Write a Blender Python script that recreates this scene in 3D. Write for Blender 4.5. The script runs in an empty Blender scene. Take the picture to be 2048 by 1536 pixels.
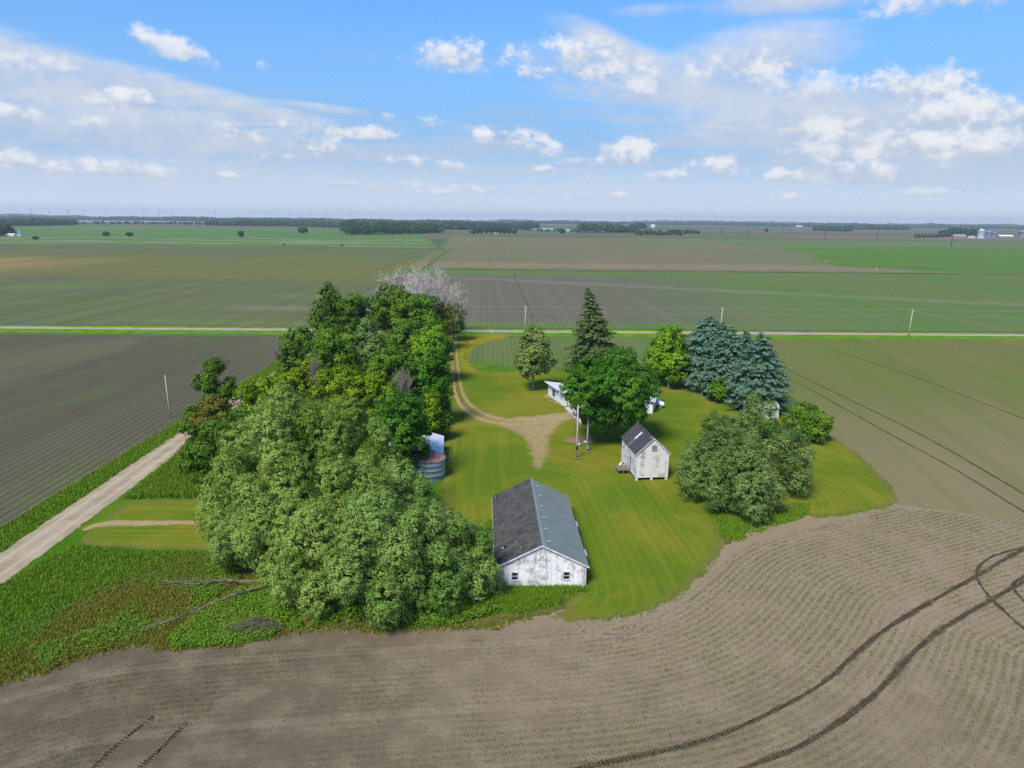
import bpy, math, random
import numpy as np
from mathutils import Vector, Matrix
from mathutils.geometry import delaunay_2d_cdt

SC = bpy.context.scene
COL = SC.collection
RNG = np.random.default_rng(7)
random.seed(7)
PI = math.pi

# ------------------------------------------------------------------ camera
FPX, CAM_H, HOR_Y, ROLL = 1420.0, 40.0, 438.0, math.radians(0.6)
PITCH = math.atan((768 - HOR_Y) / FPX)
FWD = np.array([0, math.cos(PITCH), -math.sin(PITCH)])
_r0 = np.array([1.0, 0, 0]); _u0 = np.cross(_r0, FWD)
RIGHT = _r0 * math.cos(ROLL) + _u0 * math.sin(ROLL)
UP = _u0 * math.cos(ROLL) - _r0 * math.sin(ROLL)
CAMP = np.array([0, 0, CAM_H])
cam_d = bpy.data.cameras.new('camera'); cam = bpy.data.objects.new('camera', cam_d); COL.objects.link(cam)
cam_d.sensor_width = 36; cam_d.lens = 36 * FPX / 2048; cam_d.clip_start = 0.5; cam_d.clip_end = 60000
_m = Matrix((RIGHT, UP, -FWD)).transposed().to_4x4(); _m.translation = Vector(CAMP)
cam.matrix_world = _m
SC.camera = cam

def ray(px, py):
    return FWD * FPX + RIGHT * (px - 1024) - UP * (py - 768)
def G(px, py, z=0.0):
    """survey: where the sight line of a photo pixel meets the height z"""
    d = ray(px, py); t = (z - CAM_H) / d[2]
    return CAMP + d * t
def G2(px, py): return G(px, py)[:2]
def height_at(base, px, py):
    d = ray(px, py); D = math.hypot(base[0], base[1])
    return CAM_H + d[2] / math.hypot(d[0], d[1]) * D
def mpp(base):
    """metres per photo pixel at a ground point"""
    return float((np.array([base[0], base[1], 0]) - CAMP) @ FWD) / FPX

# ------------------------------------------------------------------ tagging and linking
def tag(o, label=None, cat=None, group=None, kind=None):
    if label: o['label'] = label
    if cat: o['category'] = cat
    if group: o['group'] = group
    if kind: o['kind'] = kind
    return o
def empty(name, loc, rz=0.0):
    o = bpy.data.objects.new(name, None); COL.objects.link(o)
    o.empty_display_size = 0.5
    o.location = loc; o.rotation_euler = (0, 0, rz)
    return o
def link(name, me, mat=None, parent=None, smooth=False):
    o = bpy.data.objects.new(name, me); COL.objects.link(o)
    if mat is not None and len(me.materials) == 0: me.materials.append(mat)
    if parent is not None: o.parent = parent
    if smooth and len(me.polygons): me.polygons.foreach_set('use_smooth', np.ones(len(me.polygons), bool))
    return o
def copy_tree(o, parent=None):
    c = o.copy(); COL.objects.link(c)
    if parent is not None: c.parent = parent
    for ch in list(o.children): copy_tree(ch, c)
    return c
def mesh_np(name, V, F, attrs=None):
    V = np.ascontiguousarray(V, np.float32); F = np.ascontiguousarray(F, np.int32)
    me = bpy.data.meshes.new(name); k = F.shape[1]
    me.vertices.add(len(V)); me.vertices.foreach_set('co', V.ravel())
    me.loops.add(F.size); me.loops.foreach_set('vertex_index', F.ravel())
    me.polygons.add(len(F)); me.polygons.foreach_set('loop_start', np.arange(0, F.size, k, dtype=np.int32))
    me.update(calc_edges=True)
    for n, a in (attrs or {}).items():
        at = me.attributes.new(n, 'FLOAT', 'POINT'); at.data.foreach_set('value', np.ascontiguousarray(a, np.float32))
    return me

class MB:
    """collects boxes, tubes and polygons; build() links them as ONE mesh object"""
    def __init__(s): s.v = []; s.f = []
    def poly(s, pts):
        n = len(s.v); s.v += [tuple(map(float, p)) for p in pts]; s.f.append(tuple(range(n, n + len(pts)))); return s
    def hexa(s, b, t):
        """four bottom corners b and four top corners t, counter-clockwise from above"""
        n = len(s.v); s.v += [tuple(map(float, p)) for p in list(b) + list(t)]
        for q in ((3, 2, 1, 0), (4, 5, 6, 7), (0, 1, 5, 4), (1, 2, 6, 5), (2, 3, 7, 6), (3, 0, 4, 7)):
            s.f.append(tuple(n + i for i in q))
        return s
    def box(s, x0, x1, y0, y1, z0, z1):
        b = [(x0, y0), (x1, y0), (x1, y1), (x0, y1)]
        return s.hexa([(x, y, z0) for x, y in b], [(x, y, z1) for x, y in b])
    def tube(s, pts, radii, k=8, cap=True):
        pts = [np.array(p, float) for p in pts]
        if np.isscalar(radii): radii = [radii] * len(pts)
        rings = []
        a = None
        for i, p in enumerate(pts):
            d = pts[min(i + 1, len(pts) - 1)] - pts[max(i - 1, 0)]
            d = d / (np.linalg.norm(d) + 1e-9)
            if a is None:
                ref = np.array([0.31, 0.83, 0.46]) if abs(d @ np.array([0.31, 0.83, 0.46])) < .9 else np.array([0.9, -0.1, 0.42])
                a = np.cross(d, ref)
            else: a = a - d * (a @ d)                                   # carried along, so the tube never twists
            a = a / np.linalg.norm(a); b = np.cross(d, a)
            n = len(s.v); rings.append(n)
            for j in range(k):
                an = 2 * PI * j / k
                s.v.append(tuple(p + (a * math.cos(an) + b * math.sin(an)) * radii[i]))
        for r0, r1 in zip(rings, rings[1:]):
            for j in range(k):
                s.f.append((r0 + j, r0 + (j + 1) % k, r1 + (j + 1) % k, r1 + j))
        if cap:
            s.f.append(tuple(rings[0] + j for j in reversed(range(k)))); s.f.append(tuple(rings[-1] + j for j in range(k)))
        return s
    def lathe(s, prof, k=24, c=(0, 0, 0)):
        rings = []
        for r, z in prof:
            rings.append(len(s.v))
            for j in range(k):
                a = 2 * PI * j / k
                s.v.append((c[0] + r * math.cos(a), c[1] + r * math.sin(a), c[2] + z))
        for r0, r1 in zip(rings, rings[1:]):
            for j in range(k): s.f.append((r0 + j, r0 + (j + 1) % k, r1 + (j + 1) % k, r1 + j))
        return s
    def build(s, name, mat, parent=None, smooth=False):
        me = bpy.data.meshes.new(name); me.from_pydata(s.v, [], s.f); me.update()
        return link(name, me, mat, parent, smooth)

# ------------------------------------------------------------------ node helpers
def node(nt, t, ins=None, **props):
    n = nt.nodes.new(t)
    for k, v in props.items(): setattr(n, k, v)
    for k, v in (ins or {}).items():
        s = n.inputs[k]
        if isinstance(v, bpy.types.NodeSocket): nt.links.new(v, s)
        else:
            if s.type == 'RGBA' and len(v) == 3: v = (*v, 1)
            s.default_value = v
    return n
class NT:
    def __init__(s, nt): s.nt = nt
    def m(s, op, a, b=0.0, c=None, clamp=False):
        ins = {0: a, 1: b}
        if c is not None: ins[2] = c
        return node(s.nt, 'ShaderNodeMath', ins, operation=op, use_clamp=clamp).outputs[0]
    def vm(s, op, a, b=None, out=0):
        ins = {0: a}
        if b is not None: ins[1] = b
        return node(s.nt, 'ShaderNodeVectorMath', ins, operation=op).outputs[out]
    def mix(s, f, a, b, blend='MIX'):
        n = node(s.nt, 'ShaderNodeMix', data_type='RGBA', blend_type=blend)
        for i, v in ((0, f), (6, a), (7, b)):
            if isinstance(v, bpy.types.NodeSocket): s.nt.links.new(v, n.inputs[i])
            else: n.inputs[i].default_value = (*v, 1) if i and len(v) == 3 else v
        return n.outputs[2]
    def noise(s, vec, scale, detail=4, rough=0.55, dist=0.0, color=False):
        n = node(s.nt, 'ShaderNodeTexNoise', {'Vector': vec, 'Scale': scale, 'Detail': detail, 'Roughness': rough, 'Distortion': dist})
        return n.outputs['Color' if color else 0]
    def voro(s, vec, scale, out='Distance'):
        return node(s.nt, 'ShaderNodeTexVoronoi', {'Vector': vec, 'Scale': scale}).outputs[out]
    def step(s, x, a, b):
        return node(s.nt, 'ShaderNodeMapRange', {'Value': x, 'From Min': a, 'From Max': b}, interpolation_type='SMOOTHSTEP').outputs[0]
    def lin(s, x, a, b, c=0.0, d=1.0):
        return node(s.nt, 'ShaderNodeMapRange', {'Value': x, 'From Min': a, 'From Max': b, 'To Min': c, 'To Max': d}).outputs[0]
    def scl(s, vec, v): return s.vm('MULTIPLY', vec, v)
    def attr(s, name): return node(s.nt, 'ShaderNodeAttribute', attribute_name=name).outputs['Fac']
    def pos(s): return node(s.nt, 'ShaderNodeNewGeometry').outputs['Position']
    def obj(s): return node(s.nt, 'ShaderNodeTexCoord').outputs['Object']
    def xyz(s, v):
        n = node(s.nt, 'ShaderNodeSeparateXYZ', {0: v}); return n.outputs[0], n.outputs[1], n.outputs[2]
    def rot(s, vec, a):
        return node(s.nt, 'ShaderNodeVectorRotate', {'Vector': vec, 'Angle': a}, rotation_type='Z_AXIS').outputs[0]
    def bump(s, h, strength=0.4, dist=0.05):
        return node(s.nt, 'ShaderNodeBump', {'Height': h, 'Strength': strength, 'Distance': dist}).outputs[0]
MATS = {}
def mat(name, fn, rough=0.9, spec=0.2, metal=0.0):
    if name in MATS: return MATS[name]
    m = bpy.data.materials.new(name); m.use_nodes = True; nt = m.node_tree; nt.nodes.clear()
    T = NT(nt); out = node(nt, 'ShaderNodeOutputMaterial')
    r = fn(T)
    if not isinstance(r, tuple) or isinstance(r[0], float): r = (r,)
    col, bump, rr = (list(r) + [None, None])[:3]
    p = node(nt, 'ShaderNodeBsdfPrincipled', {'Roughness': rough, 'Specular IOR Level': spec, 'Metallic': metal})
    if isinstance(col, bpy.types.NodeSocket): nt.links.new(col, p.inputs['Base Color'])
    else: p.inputs['Base Color'].default_value = (*col, 1)
    if bump is not None: nt.links.new(bump, p.inputs['Normal'])
    if rr is not None: nt.links.new(rr, p.inputs['Roughness'])
    nt.links.new(p.outputs[0], out.inputs[0])
    MATS[name] = m
    return m
def wob(T, c, c2, scale, detail=5, vec=None, rough=0.6):
    return T.mix(T.step(T.noise(vec or T.pos(), scale, detail, rough), 0.3, 0.7), c, c2)

# ------------------------------------------------------------------ value noise for building shapes
def vnoise(x, seed=0):
    x = np.asarray(x, float); i = np.floor(x).astype(np.int64); f = x - i; f = f * f * (3 - 2 * f)
    def h(k): return np.mod(np.sin((k + seed * 57.31) * 127.1) * 43758.5453, 1.0)
    return h(i) * (1 - f) + h(i + 1) * f - 0.5
def fnoise(x, seed=0, o=4):
    s = 0; a = 1.0
    for k in range(o): s = s + a * vnoise(np.asarray(x) * 2 ** k, seed + k); a *= 0.55
    return s
def noise2(x, y, seed=0):
    ix = np.floor(x).astype(np.int64); iy = np.floor(y).astype(np.int64); fx = x - ix; fy = y - iy
    fx = fx * fx * (3 - 2 * fx); fy = fy * fy * (3 - 2 * fy)
    def h(a, b): return np.mod(np.sin(a * 127.1 + b * 311.7 + seed * 74.7) * 43758.5453, 1.0)
    return (h(ix, iy) * (1 - fx) + h(ix + 1, iy) * fx) * (1 - fy) + (h(ix, iy + 1) * (1 - fx) + h(ix + 1, iy + 1) * fx) * fy

# ------------------------------------------------------------------ polylines and ground sheets
def densify(P, seg, closed=False):
    P = np.asarray(P, float); out = []
    n = len(P); m = n if closed else n - 1
    for i in range(m):
        a, b = P[i], P[(i + 1) % n]; L = np.linalg.norm(b - a); k = max(1, int(round(L / seg)))
        for j in range(k): out.append(a + (b - a) * j / k)
    if not closed: out.append(P[-1])
    return np.array(out)
def smooth_line(P, it=3, closed=False):
    P = np.asarray(P, float)
    for _ in range(it):
        q = []
        n = len(P); m = n if closed else n - 1
        if not closed: q.append(P[0])
        for i in range(m):
            a, b = P[i], P[(i + 1) % n]; q += [a * .75 + b * .25, a * .25 + b * .75]
        if not closed: q.append(P[-1])
        P = np.array(q)
    return P
def dist_to(P, Q, chunk=4000):
    """distance from points P to the densified polyline Q"""
    out = np.empty(len(P)); idx = np.empty(len(P), int)
    for i in range(0, len(P), chunk):
        d = ((P[i:i + chunk, None, :] - Q[None]) ** 2).sum(-1); k = d.argmin(1)
        idx[i:i + chunk] = k; out[i:i + chunk] = np.sqrt(d[np.arange(len(k)), k])
    return out, idx
def seg_dist(P, Q):
    """exact distance to polyline Q via nearest vertex and its two segments"""
    _, k = dist_to(P, Q); best = np.full(len(P), 1e9)
    for o in (-1, 0):
        a = Q[np.clip(k + o, 0, len(Q) - 2)]; b = Q[np.clip(k + o, 0, len(Q) - 2) + 1]
        ab = b - a; t = np.clip(((P - a) * ab).sum(1) / ((ab * ab).sum(1) + 1e-9), 0, 1)
        best = np.minimum(best, np.linalg.norm(P - a - ab * t[:, None], axis=1))
    return best
def inside(P, poly):
    x, y = P[:, 0], P[:, 1]; r = np.zeros(len(P), bool); n = len(poly)
    for i in range(n):
        x0, y0 = poly[i]; x1, y1 = poly[(i + 1) % n]
        c = ((y0 > y) != (y1 > y)) & (x < (x1 - x0) * (y - y0) / (y1 - y0 + 1e-12) + x0)
        r ^= c
    return r
def sheet(name, poly, z, m, step=2.0, seg=0.6, jit=0.25, jl=1.5, seed=1, extra=None, smooth=1):
    """a flat ground sheet with a ragged outline; stores the distance to its edge"""
    P = densify(smooth_line(poly, smooth, True) if smooth else poly, seg, True)
    t = np.roll(P, -1, 0) - np.roll(P, 1, 0); nrm = np.stack([-t[:, 1], t[:, 0]], 1) / (np.linalg.norm(t, axis=1)[:, None] + 1e-9)
    s = np.arange(len(P)) * seg / jl
    w = np.minimum(1, np.minimum(np.arange(len(P)), len(P) - np.arange(len(P))) / 10)
    if jit: P = P + nrm * (fnoise(s, seed, 4) * 2 * jit * w)[:, None]
    x0, y0 = P.min(0); x1, y1 = P.max(0)
    gx, gy = np.meshgrid(np.arange(x0, x1, step), np.arange(y0, y1, step))
    I = np.stack([gx.ravel(), gy.ravel()], 1); I += (np.random.default_rng(seed).random(I.shape) - .5) * step * .5
    I = I[inside(I, P)]
    if len(I):
        d, _ = dist_to(I, P); I = I[d > step * 0.45]
    A = np.vstack([P, I]) if len(I) else P
    r = delaunay_2d_cdt([Vector(p) for p in A], [], [list(range(len(P)))], 1, 1e-5)
    V2 = np.array([tuple(v) for v in r[0]]); F = np.array([f for f in r[2] if len(f) == 3])
    a = V2[F[:, 1]] - V2[F[:, 0]]; b = V2[F[:, 2]] - V2[F[:, 0]]
    fl = (a[:, 0] * b[:, 1] - a[:, 1] * b[:, 0]) < 0; F[fl] = F[fl][:, ::-1]
    Pc = np.vstack([P, P[:1]])
    at = {'edge': seg_dist(V2, Pc)}
    for k, fn in (extra or {}).items(): at[k] = fn(V2)
    me = mesh_np(name, np.column_stack([V2, np.full(len(V2), z)]), F, at)
    o = link(name, me, m); o['kind'] = 'structure'
    return o, P
def ribbon(name, line, width, z, m, seg=0.5, jit=0.08, seed=3, attrs=True):
    """a long strip following a line, ragged at both edges; 'across' runs -1..1"""
    L = densify(line, seg); t = np.gradient(L, axis=0); t /= np.linalg.norm(t, axis=1)[:, None] + 1e-9
    nrm = np.stack([-t[:, 1], t[:, 0]], 1); n = len(L)
    w = width if np.isscalar(width) else np.interp(np.arange(n) / (n - 1), np.linspace(0, 1, len(width)), width)
    s = np.arange(n) * seg; ks = np.linspace(-1, 1, 7)
    V = []; ac = []
    for k in ks:
        off = w * 0.5 * k + (np.sign(k) * fnoise(s / 0.9, seed + (2 if k > 0 else 0)) * 2 * jit if abs(k) == 1 else 0)
        V.append(np.column_stack([L + nrm * np.reshape(off, (-1, 1)), np.full(n, z)])); ac.append(np.full(n, k))
    V = np.vstack(V); F = []
    for q in range(6):
        i = np.arange(n - 1); F.append(np.stack([q * n + i, q * n + i + 1, (q + 1) * n + i + 1, (q + 1) * n + i], 1)[:, ::-1])
    me = mesh_np(name, V, np.vstack(F), {'across': np.concatenate(ac), 'along': np.tile(s, 7)})
    o = link(name, me, m); o['kind'] = 'structure'
    return o
SUN_E = 3.2; SUN_ANG = 18; SKY_TINT = (.56, .98, 1.36); CLOUD_K = 5.5; HAZE_D = 0.8e-4; EXPO = 0.62
# ================================================================== GROUND
SL = 0.0185                                   # the section grid is turned about one degree
def road_y(x): return 253.3 + SL * (x + 180)

def soil_noise(T, p):
    return T.noise(p, 0.035, 5), T.noise(p, 0.35, 5), T.noise(p, 5.0, 4, 0.7), T.noise(p, 22.0, 3, 0.7)

def m_front(T):
    p = T.pos(); a, b, c, d = soil_noise(T, p); x, y, z = T.xyz(p)
    warm = T.step(T.m('ADD', x, T.m('MULTIPLY', T.m('SUBTRACT', a, .5), 70)), -34, 14)
    far = T.step(T.m('ADD', y, T.m('MULTIPLY', T.m('SUBTRACT', b, .5), 20)), 45, 66)
    warm = T.m('MULTIPLY', warm, T.lin(far, 0, 1, .62, 1))
    col = T.mix(warm, (.122, .096, .062), (.276, .209, .130))
    col = T.mix(T.m('MULTIPLY', T.step(b, .40, .70), .7), col, T.mix(.45, col, (.33, .265, .165)))          # dusty patches
    col = T.mix(T.m('MULTIPLY', T.step(c, .5, .7), .55), col, (.075, .055, .04))
    col = T.mix(T.m('MULTIPLY', T.step(d, .52, .72), .45), col, (.34, .275, .18))      # stalks and clods
    row = T.m('SINE', T.m('MULTIPLY', T.m('ADD', T.attr('row'), T.m('MULTIPLY', T.m('SUBTRACT', c, .5), .16)), 2 * PI / .76))
    g = T.m('MULTIPLY', T.step(row, .05, .95), T.step(T.m('ADD', T.m('MULTIPLY', b, .6), T.m('MULTIPLY', c, .5)), .42, .75))
    col = T.mix(T.m('MULTIPLY', g, .16), col, (.15, .15, .06))
    tram = T.m('SINE', T.m('MULTIPLY', T.attr('row'), 2 * PI / 9.12))
    col = T.mix(T.m('MULTIPLY', T.step(tram, .93, 1.0), .16), col, (.36, .28, .21))
    h = T.m('ADD', T.m('MULTIPLY', row, .08), T.m('ADD', c, T.m('MULTIPLY', d, .7)))
    return col, T.bump(h, .75, .08)

def m_field(c1, c2, c3, rowang, rowsp, rowcol, rowamt, stretch=(1, 1, 1), sc=.012, extra=None, x0=None):
    def f(T):
        p = T.pos(); q = T.scl(T.rot(p, rowang), stretch)
        a = T.noise(q, sc, 6, .6, .6); b = T.noise(p, sc * 9, 5); c = T.noise(p, 1.7, 4, .65)
        col = T.mix(T.step(a, .38, .62), c1, c2)
        col = T.mix(T.m('MULTIPLY', T.step(T.noise(q, sc * 2.3, 5, .6), .5, .72), .75), col, c3)
        if extra: col = extra(T, p, col, a, b)
        u, v, w = T.xyz(T.rot(p, rowang))
        u = T.m('ADD', u, T.m('MULTIPLY', T.m('SUBTRACT', c, .5), rowsp * .3))
        row = T.m('SINE', T.m('MULTIPLY', u, 2 * PI / rowsp))
        wide = T.noise(T.scl(T.rot(p, rowang), (1, .012, 1)), .16, 3, .7)        # drill passes seen from afar
        col = T.mix(T.m('MULTIPLY', T.step(wide, .42, .7), .34), col, rowcol)
        col = T.mix(T.m('MULTIPLY', T.step(row, -.1, .9), T.m('MULTIPLY', T.lin(b, .3, .7, .4, 1), rowamt)), col, rowcol)
        col = T.mix(T.m('MULTIPLY', T.step(c, .5, .75), .3), col, T.mix(.5, col, (.04, .035, .03)))
        return col, T.bump(T.m('ADD', c, T.m('MULTIPLY', row, .2)), .5, .06)
    return f

def lawn_col(T, p, mow=None):
    a = T.noise(p, .05, 5, .6, .4); b = T.noise(p, .4, 5, .6); c = T.noise(p, 4.0, 5, .7); d = T.noise(p, 17.0, 3, .7)
    col = T.mix(T.step(a, .36, .64), (.094, .156, .010), (.176, .186, .014))
    col = T.mix(T.m('MULTIPLY', T.step(T.m('ADD', T.m('MULTIPLY', a, .6), T.m('MULTIPLY', b, .5)), .52, .72), .6), col, (.21, .175, .024))
    col = T.mix(T.m('MULTIPLY', T.step(T.noise(T.vm('ADD', p, (31, 7, 0)), .16, 4), .54, .7), .65), col, (.07, .145, .012))
    if mow is not None:
        w = T.m('ADD', mow, T.m('MULTIPLY', T.m('SUBTRACT', b, .5), .28))
        s1 = T.m('SINE', T.m('MULTIPLY', w, 2 * PI / 1.35)); s2 = T.noise(T.vm('ADD', T.vcomb(T.m('MULTIPLY', w, .55)), T.scl(p, (.012, .012, 0))), 1.0, 3, .7)
        col = T.mix(T.m('MULTIPLY', T.step(s1, .35, 1), T.lin(a, .35, .65, .10, .36)), col, (.235, .22, .04))
        col = T.mix(T.m('MULTIPLY', T.step(s2, .5, .68), .3), col, (.075, .125, .008))
        col = T.mix(T.m('MULTIPLY', T.step(s2, .5, .34), .25), col, (.25, .225, .03))
    col = T.mix(T.m('MULTIPLY', T.step(c, .48, .72), .5), col, (.055, .085, .006))
    col = T.mix(T.m('MULTIPLY', T.step(d, .52, .74), .4), col, (.27, .25, .06))
    return col, a, b, c, d
def _vc(s, x): return node(s.nt, 'ShaderNodeCombineXYZ', {0: x}).outputs[0]
NT.vcomb = _vc
def m_lawn(T):
    p = T.pos(); col, a, b, c, d = lawn_col(T, p, T.attr('mow'))
    e = T.m('ADD', T.attr('edge'), T.m('MULTIPLY', T.m('SUBTRACT', b, .5), 2.2))
    col = T.mix(T.m('MULTIPLY', T.step(e, 1.6, .1), .8), col, (.145, .135, .035))
    return col, T.bump(T.m('ADD', c, d), .6, .06)
def m_yellow(T):
    p = T.pos(); col, a, b, c, d = lawn_col(T, p)
    col = T.mix(T.step(T.m('ADD', b, T.m('MULTIPLY', c, .6)), .55, 1.0), (.27, .215, .02), T.mix(.4, col, (.2, .18, .02)))
    return col, T.bump(T.m('ADD', c, d), .6, .06)
def m_rough(T):
    p = T.pos(); x, y, z = T.xyz(p)
    a = T.noise(p, .07, 5, .6); b = T.noise(p, .5, 5, .65); c = T.noise(p, 3.0, 5, .7); d = T.noise(p, 14.0, 3, .7)
    col = T.mix(T.step(a, .4, .62), (.065, .175, .010), (.12, .215, .014))
    dry = T.m('MULTIPLY', T.step(T.m('ADD', x, T.m('MULTIPLY', T.m('SUBTRACT', a, .5), 26)), -49, -40), T.step(y, 84, 72))
    col = T.mix(T.m('MULTIPLY', dry, .85), col, T.mix(T.step(b, .4, .62), (.12, .13, .018), (.20, .165, .04)))
    col = T.mix(T.m('MULTIPLY', T.step(c, .48, .7), .6), col, (.035, .085, .008))
    col = T.mix(T.m('MULTIPLY', T.step(d, .55, .75), .4), col, (.16, .19, .04))
    e = T.m('ADD', T.attr('edge'), T.m('MULTIPLY', T.m('SUBTRACT', b, .5), 3))
    col = T.mix(T.m('MULTIPLY', T.step(e, 2.2, .1), .75), col, (.12, .115, .04))
    return col, T.bump(T.m('ADD', T.m('MULTIPLY', b, 2), T.m('ADD', c, d)), .9, .15)
def m_verge(T):
    p = T.pos(); b = T.noise(p, .25, 5, .65); c = T.noise(p, 2.0, 5, .7)
    col = T.mix(T.step(b, .38, .64), (.07, .20, .010), (.15, .26, .018))
    col = T.mix(T.m('MULTIPLY', T.step(c, .5, .7), .5), col, (.045, .11, .010))
    return col, T.bump(T.m('ADD', b, c), .9, .15)
def m_gravel(T):
    p = T.pos(); ac = T.attr('across'); b = T.noise(p, .3, 4); c = T.noise(p, 3, 5, .7); d = T.noise(p, 25, 3, .8)
    col = T.mix(T.step(b, .35, .65), (.305, .240, .155), (.39, .315, .21))
    a2 = T.m('ABSOLUTE', ac)
    trk = T.m('MULTIPLY', T.step(T.m('ABSOLUTE', T.m('SUBTRACT', a2, .42)), .2, .02), .6)
    col = T.mix(trk, col, (.46, .375, .265))
    col = T.mix(T.m('MULTIPLY', T.step(T.m('ADD', a2, T.m('MULTIPLY', T.m('SUBTRACT', b, .5), .3)), .16, .02), .35), col, (.24, .19, .12))
    col = T.mix(T.m('MULTIPLY', T.step(c, .48, .7), .3), col, (.30, .235, .165))
    col = T.mix(T.m('MULTIPLY', T.step(d, .5, .75), .45), col, (.52, .44, .36))
    e = T.m('ADD', a2, T.m('MULTIPLY', T.m('SUBTRACT', c, .5), .25))
    col = T.mix(T.step(e, .9, 1.02), col, (.16, .17, .045))
    return col, T.bump(T.m('ADD', c, d), .5, .03)
def m_drive(T):
    """dry clippings over dirt; fades into the mown grass at the sides"""
    p = T.pos(); lc, a, b, c, d = lawn_col(T, p); ac = T.attr('across')
    col = T.mix(T.step(c, .4, .66), (.33, .235, .115), (.43, .325, .18))
    col = T.mix(T.m('MULTIPLY', T.step(d, .48, .7), .55), col, (.19, .13, .05))
    col = T.mix(T.m('MULTIPLY', T.step(T.noise(p, 1.3, 5, .7), .5, .68), .5), col, (.24, .185, .07))
    rut = T.m('ABSOLUTE', T.m('SUBTRACT', T.m('ABSOLUTE', ac), .5))
    r2 = T.m('ADD', rut, T.m('MULTIPLY', T.m('SUBTRACT', b, .5), .35))
    rutted = T.attr('rutted')
    col = T.mix(T.m('MULTIPLY', rutted, T.step(r2, .12, .26)), col, T.mix(.45, lc, (.16, .12, .035)))
    e = T.m('ADD', T.m('ABSOLUTE', ac), T.m('ADD', T.m('MULTIPLY', T.m('SUBTRACT', b, .5), 1.0), T.m('MULTIPLY', T.m('SUBTRACT', c, .5), 1.3)))
    col = T.mix(T.step(e, T.m('MULTIPLY', T.attr('core'), .38), T.m('MULTIPLY', T.attr('core'), .95)), col, lc)
    return col, T.bump(T.m('ADD', c, d), .6, .05)
def m_dirt(T):
    p = T.pos(); c = T.noise(p, 2.2, 5, .7); d = T.noise(p, 14, 4, .7); lc = lawn_col(T, p)[0]
    col = T.mix(T.step(c, .38, .66), (.20, .125, .075), (.36, .25, .16))
    col = T.mix(T.m('MULTIPLY', T.step(d, .5, .7), .5), col, (.12, .08, .05))
    e = T.m('ADD', T.attr('edge'), T.m('MULTIPLY', T.m('SUBTRACT', c, .5), 1.6))
    return T.mix(T.step(e, .75, .05), col, lc), T.bump(T.m('ADD', c, d), .6, .05)
def m_yard_drive(T):
    p = T.pos(); lc, a, b, c, d = lawn_col(T, p, T.attr('mow'))
    col = T.mix(T.step(c, .4, .66), (.33, .235, .115), (.43, .325, .18))
    col = T.mix(T.m('MULTIPLY', T.step(d, .48, .7), .55), col, (.19, .13, .05))
    col = T.mix(T.m('MULTIPLY', T.step(T.noise(p, 1.3, 5, .7), .5, .68), .5), col, (.24, .185, .07))
    col = T.mix(T.m('MULTIPLY', T.step(T.noise(p, .8, 5, .75), .48, .66), .55), col, T.mix(.6, (.20, .14, .045), lc))
    mid = T.m('ADD', T.m('ABSOLUTE', T.m('SUBTRACT', T.attr('off'), .58)), T.m('MULTIPLY', T.m('SUBTRACT', b, .5), .3))
    col = T.mix(T.m('MULTIPLY', T.attr('rutted'), T.step(mid, .16, .36)), col, T.mix(.5, lc, (.17, .12, .035)))
    e = T.m('ADD', T.attr('solid'), T.m('ADD', T.m('MULTIPLY', T.m('SUBTRACT', b, .5), 3.2), T.m('MULTIPLY', T.m('SUBTRACT', c, .5), 2.4)))
    return T.mix(T.step(e, 1.1, -.7), col, lc), T.bump(T.m('ADD', c, d), .6, .05)
def m_track(T):
    p = T.pos(); c = T.noise(p, 3.5, 5, .75); d = T.noise(p, 16, 4, .75)
    tread = T.m('SINE', T.m('MULTIPLY', T.attr('along'), 2 * PI / .32))
    col = T.mix(T.step(c, .36, .62), (.048, .032, .023), (.105, .072, .05))
    col = T.mix(T.m('MULTIPLY', T.step(d, .52, .72), .5), col, (.20, .14, .095))
    lug = T.m('ADD', T.m('ABSOLUTE', T.attr('across')), T.m('ADD', T.m('MULTIPLY', tread, .05), T.m('MULTIPLY', T.m('SUBTRACT', T.noise(p, 7.0, 4, .7), .5), 1.1)))
    col = T.mix(T.m('MULTIPLY', T.step(lug, .5, 1.05), .85), col, (.22, .175, .11))
    col = T.mix(T.m('MULTIPLY', T.step(T.noise(p, .55, 4, .7), .52, .68), .6), col, (.20, .16, .10))
    return col, T.bump(T.m('ADD', d, T.m('MULTIPLY', tread, .5)), .9, .08)
def m_base(T):
    """the far patchwork of fields"""
    p = T.pos(); q = T.rot(p, SL)
    cell = T.vm('FLOOR', T.scl(T.vm('ADD', q, (90, 210, 0)), (1 / 805., 1 / 402., 0)))
    r = node(T.nt, 'ShaderNodeTexWhiteNoise', {'Vector': cell}, noise_dimensions='3D').outputs['Value']
    a = T.noise(T.scl(p, (.35, 1, 1)), .004, 6, .6); b = T.noise(p, .05, 5)
    n = node(T.nt, 'ShaderNodeValToRGB', {0: r}); cr = n.color_ramp; cr.interpolation = 'CONSTANT'
    cols = [(.075, .115, .045), (.13, .12, .075), (.06, .12, .035), (.17, .135, .09), (.095, .14, .06), (.12, .105, .07)]
    for i, c in enumerate(cols):
        e = cr.elements[i] if i < 2 else cr.elements.new(i / 6)
        e.position = i / 6; e.color = (*c, 1)
    col = T.mix(T.m('MULTIPLY', T.step(a, .35, .65), .5), n.outputs[0], (.13, .135, .07))
    return T.mix(T.m('MULTIPLY', T.step(b, .45, .7), .2), col, (.05, .06, .03))

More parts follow.
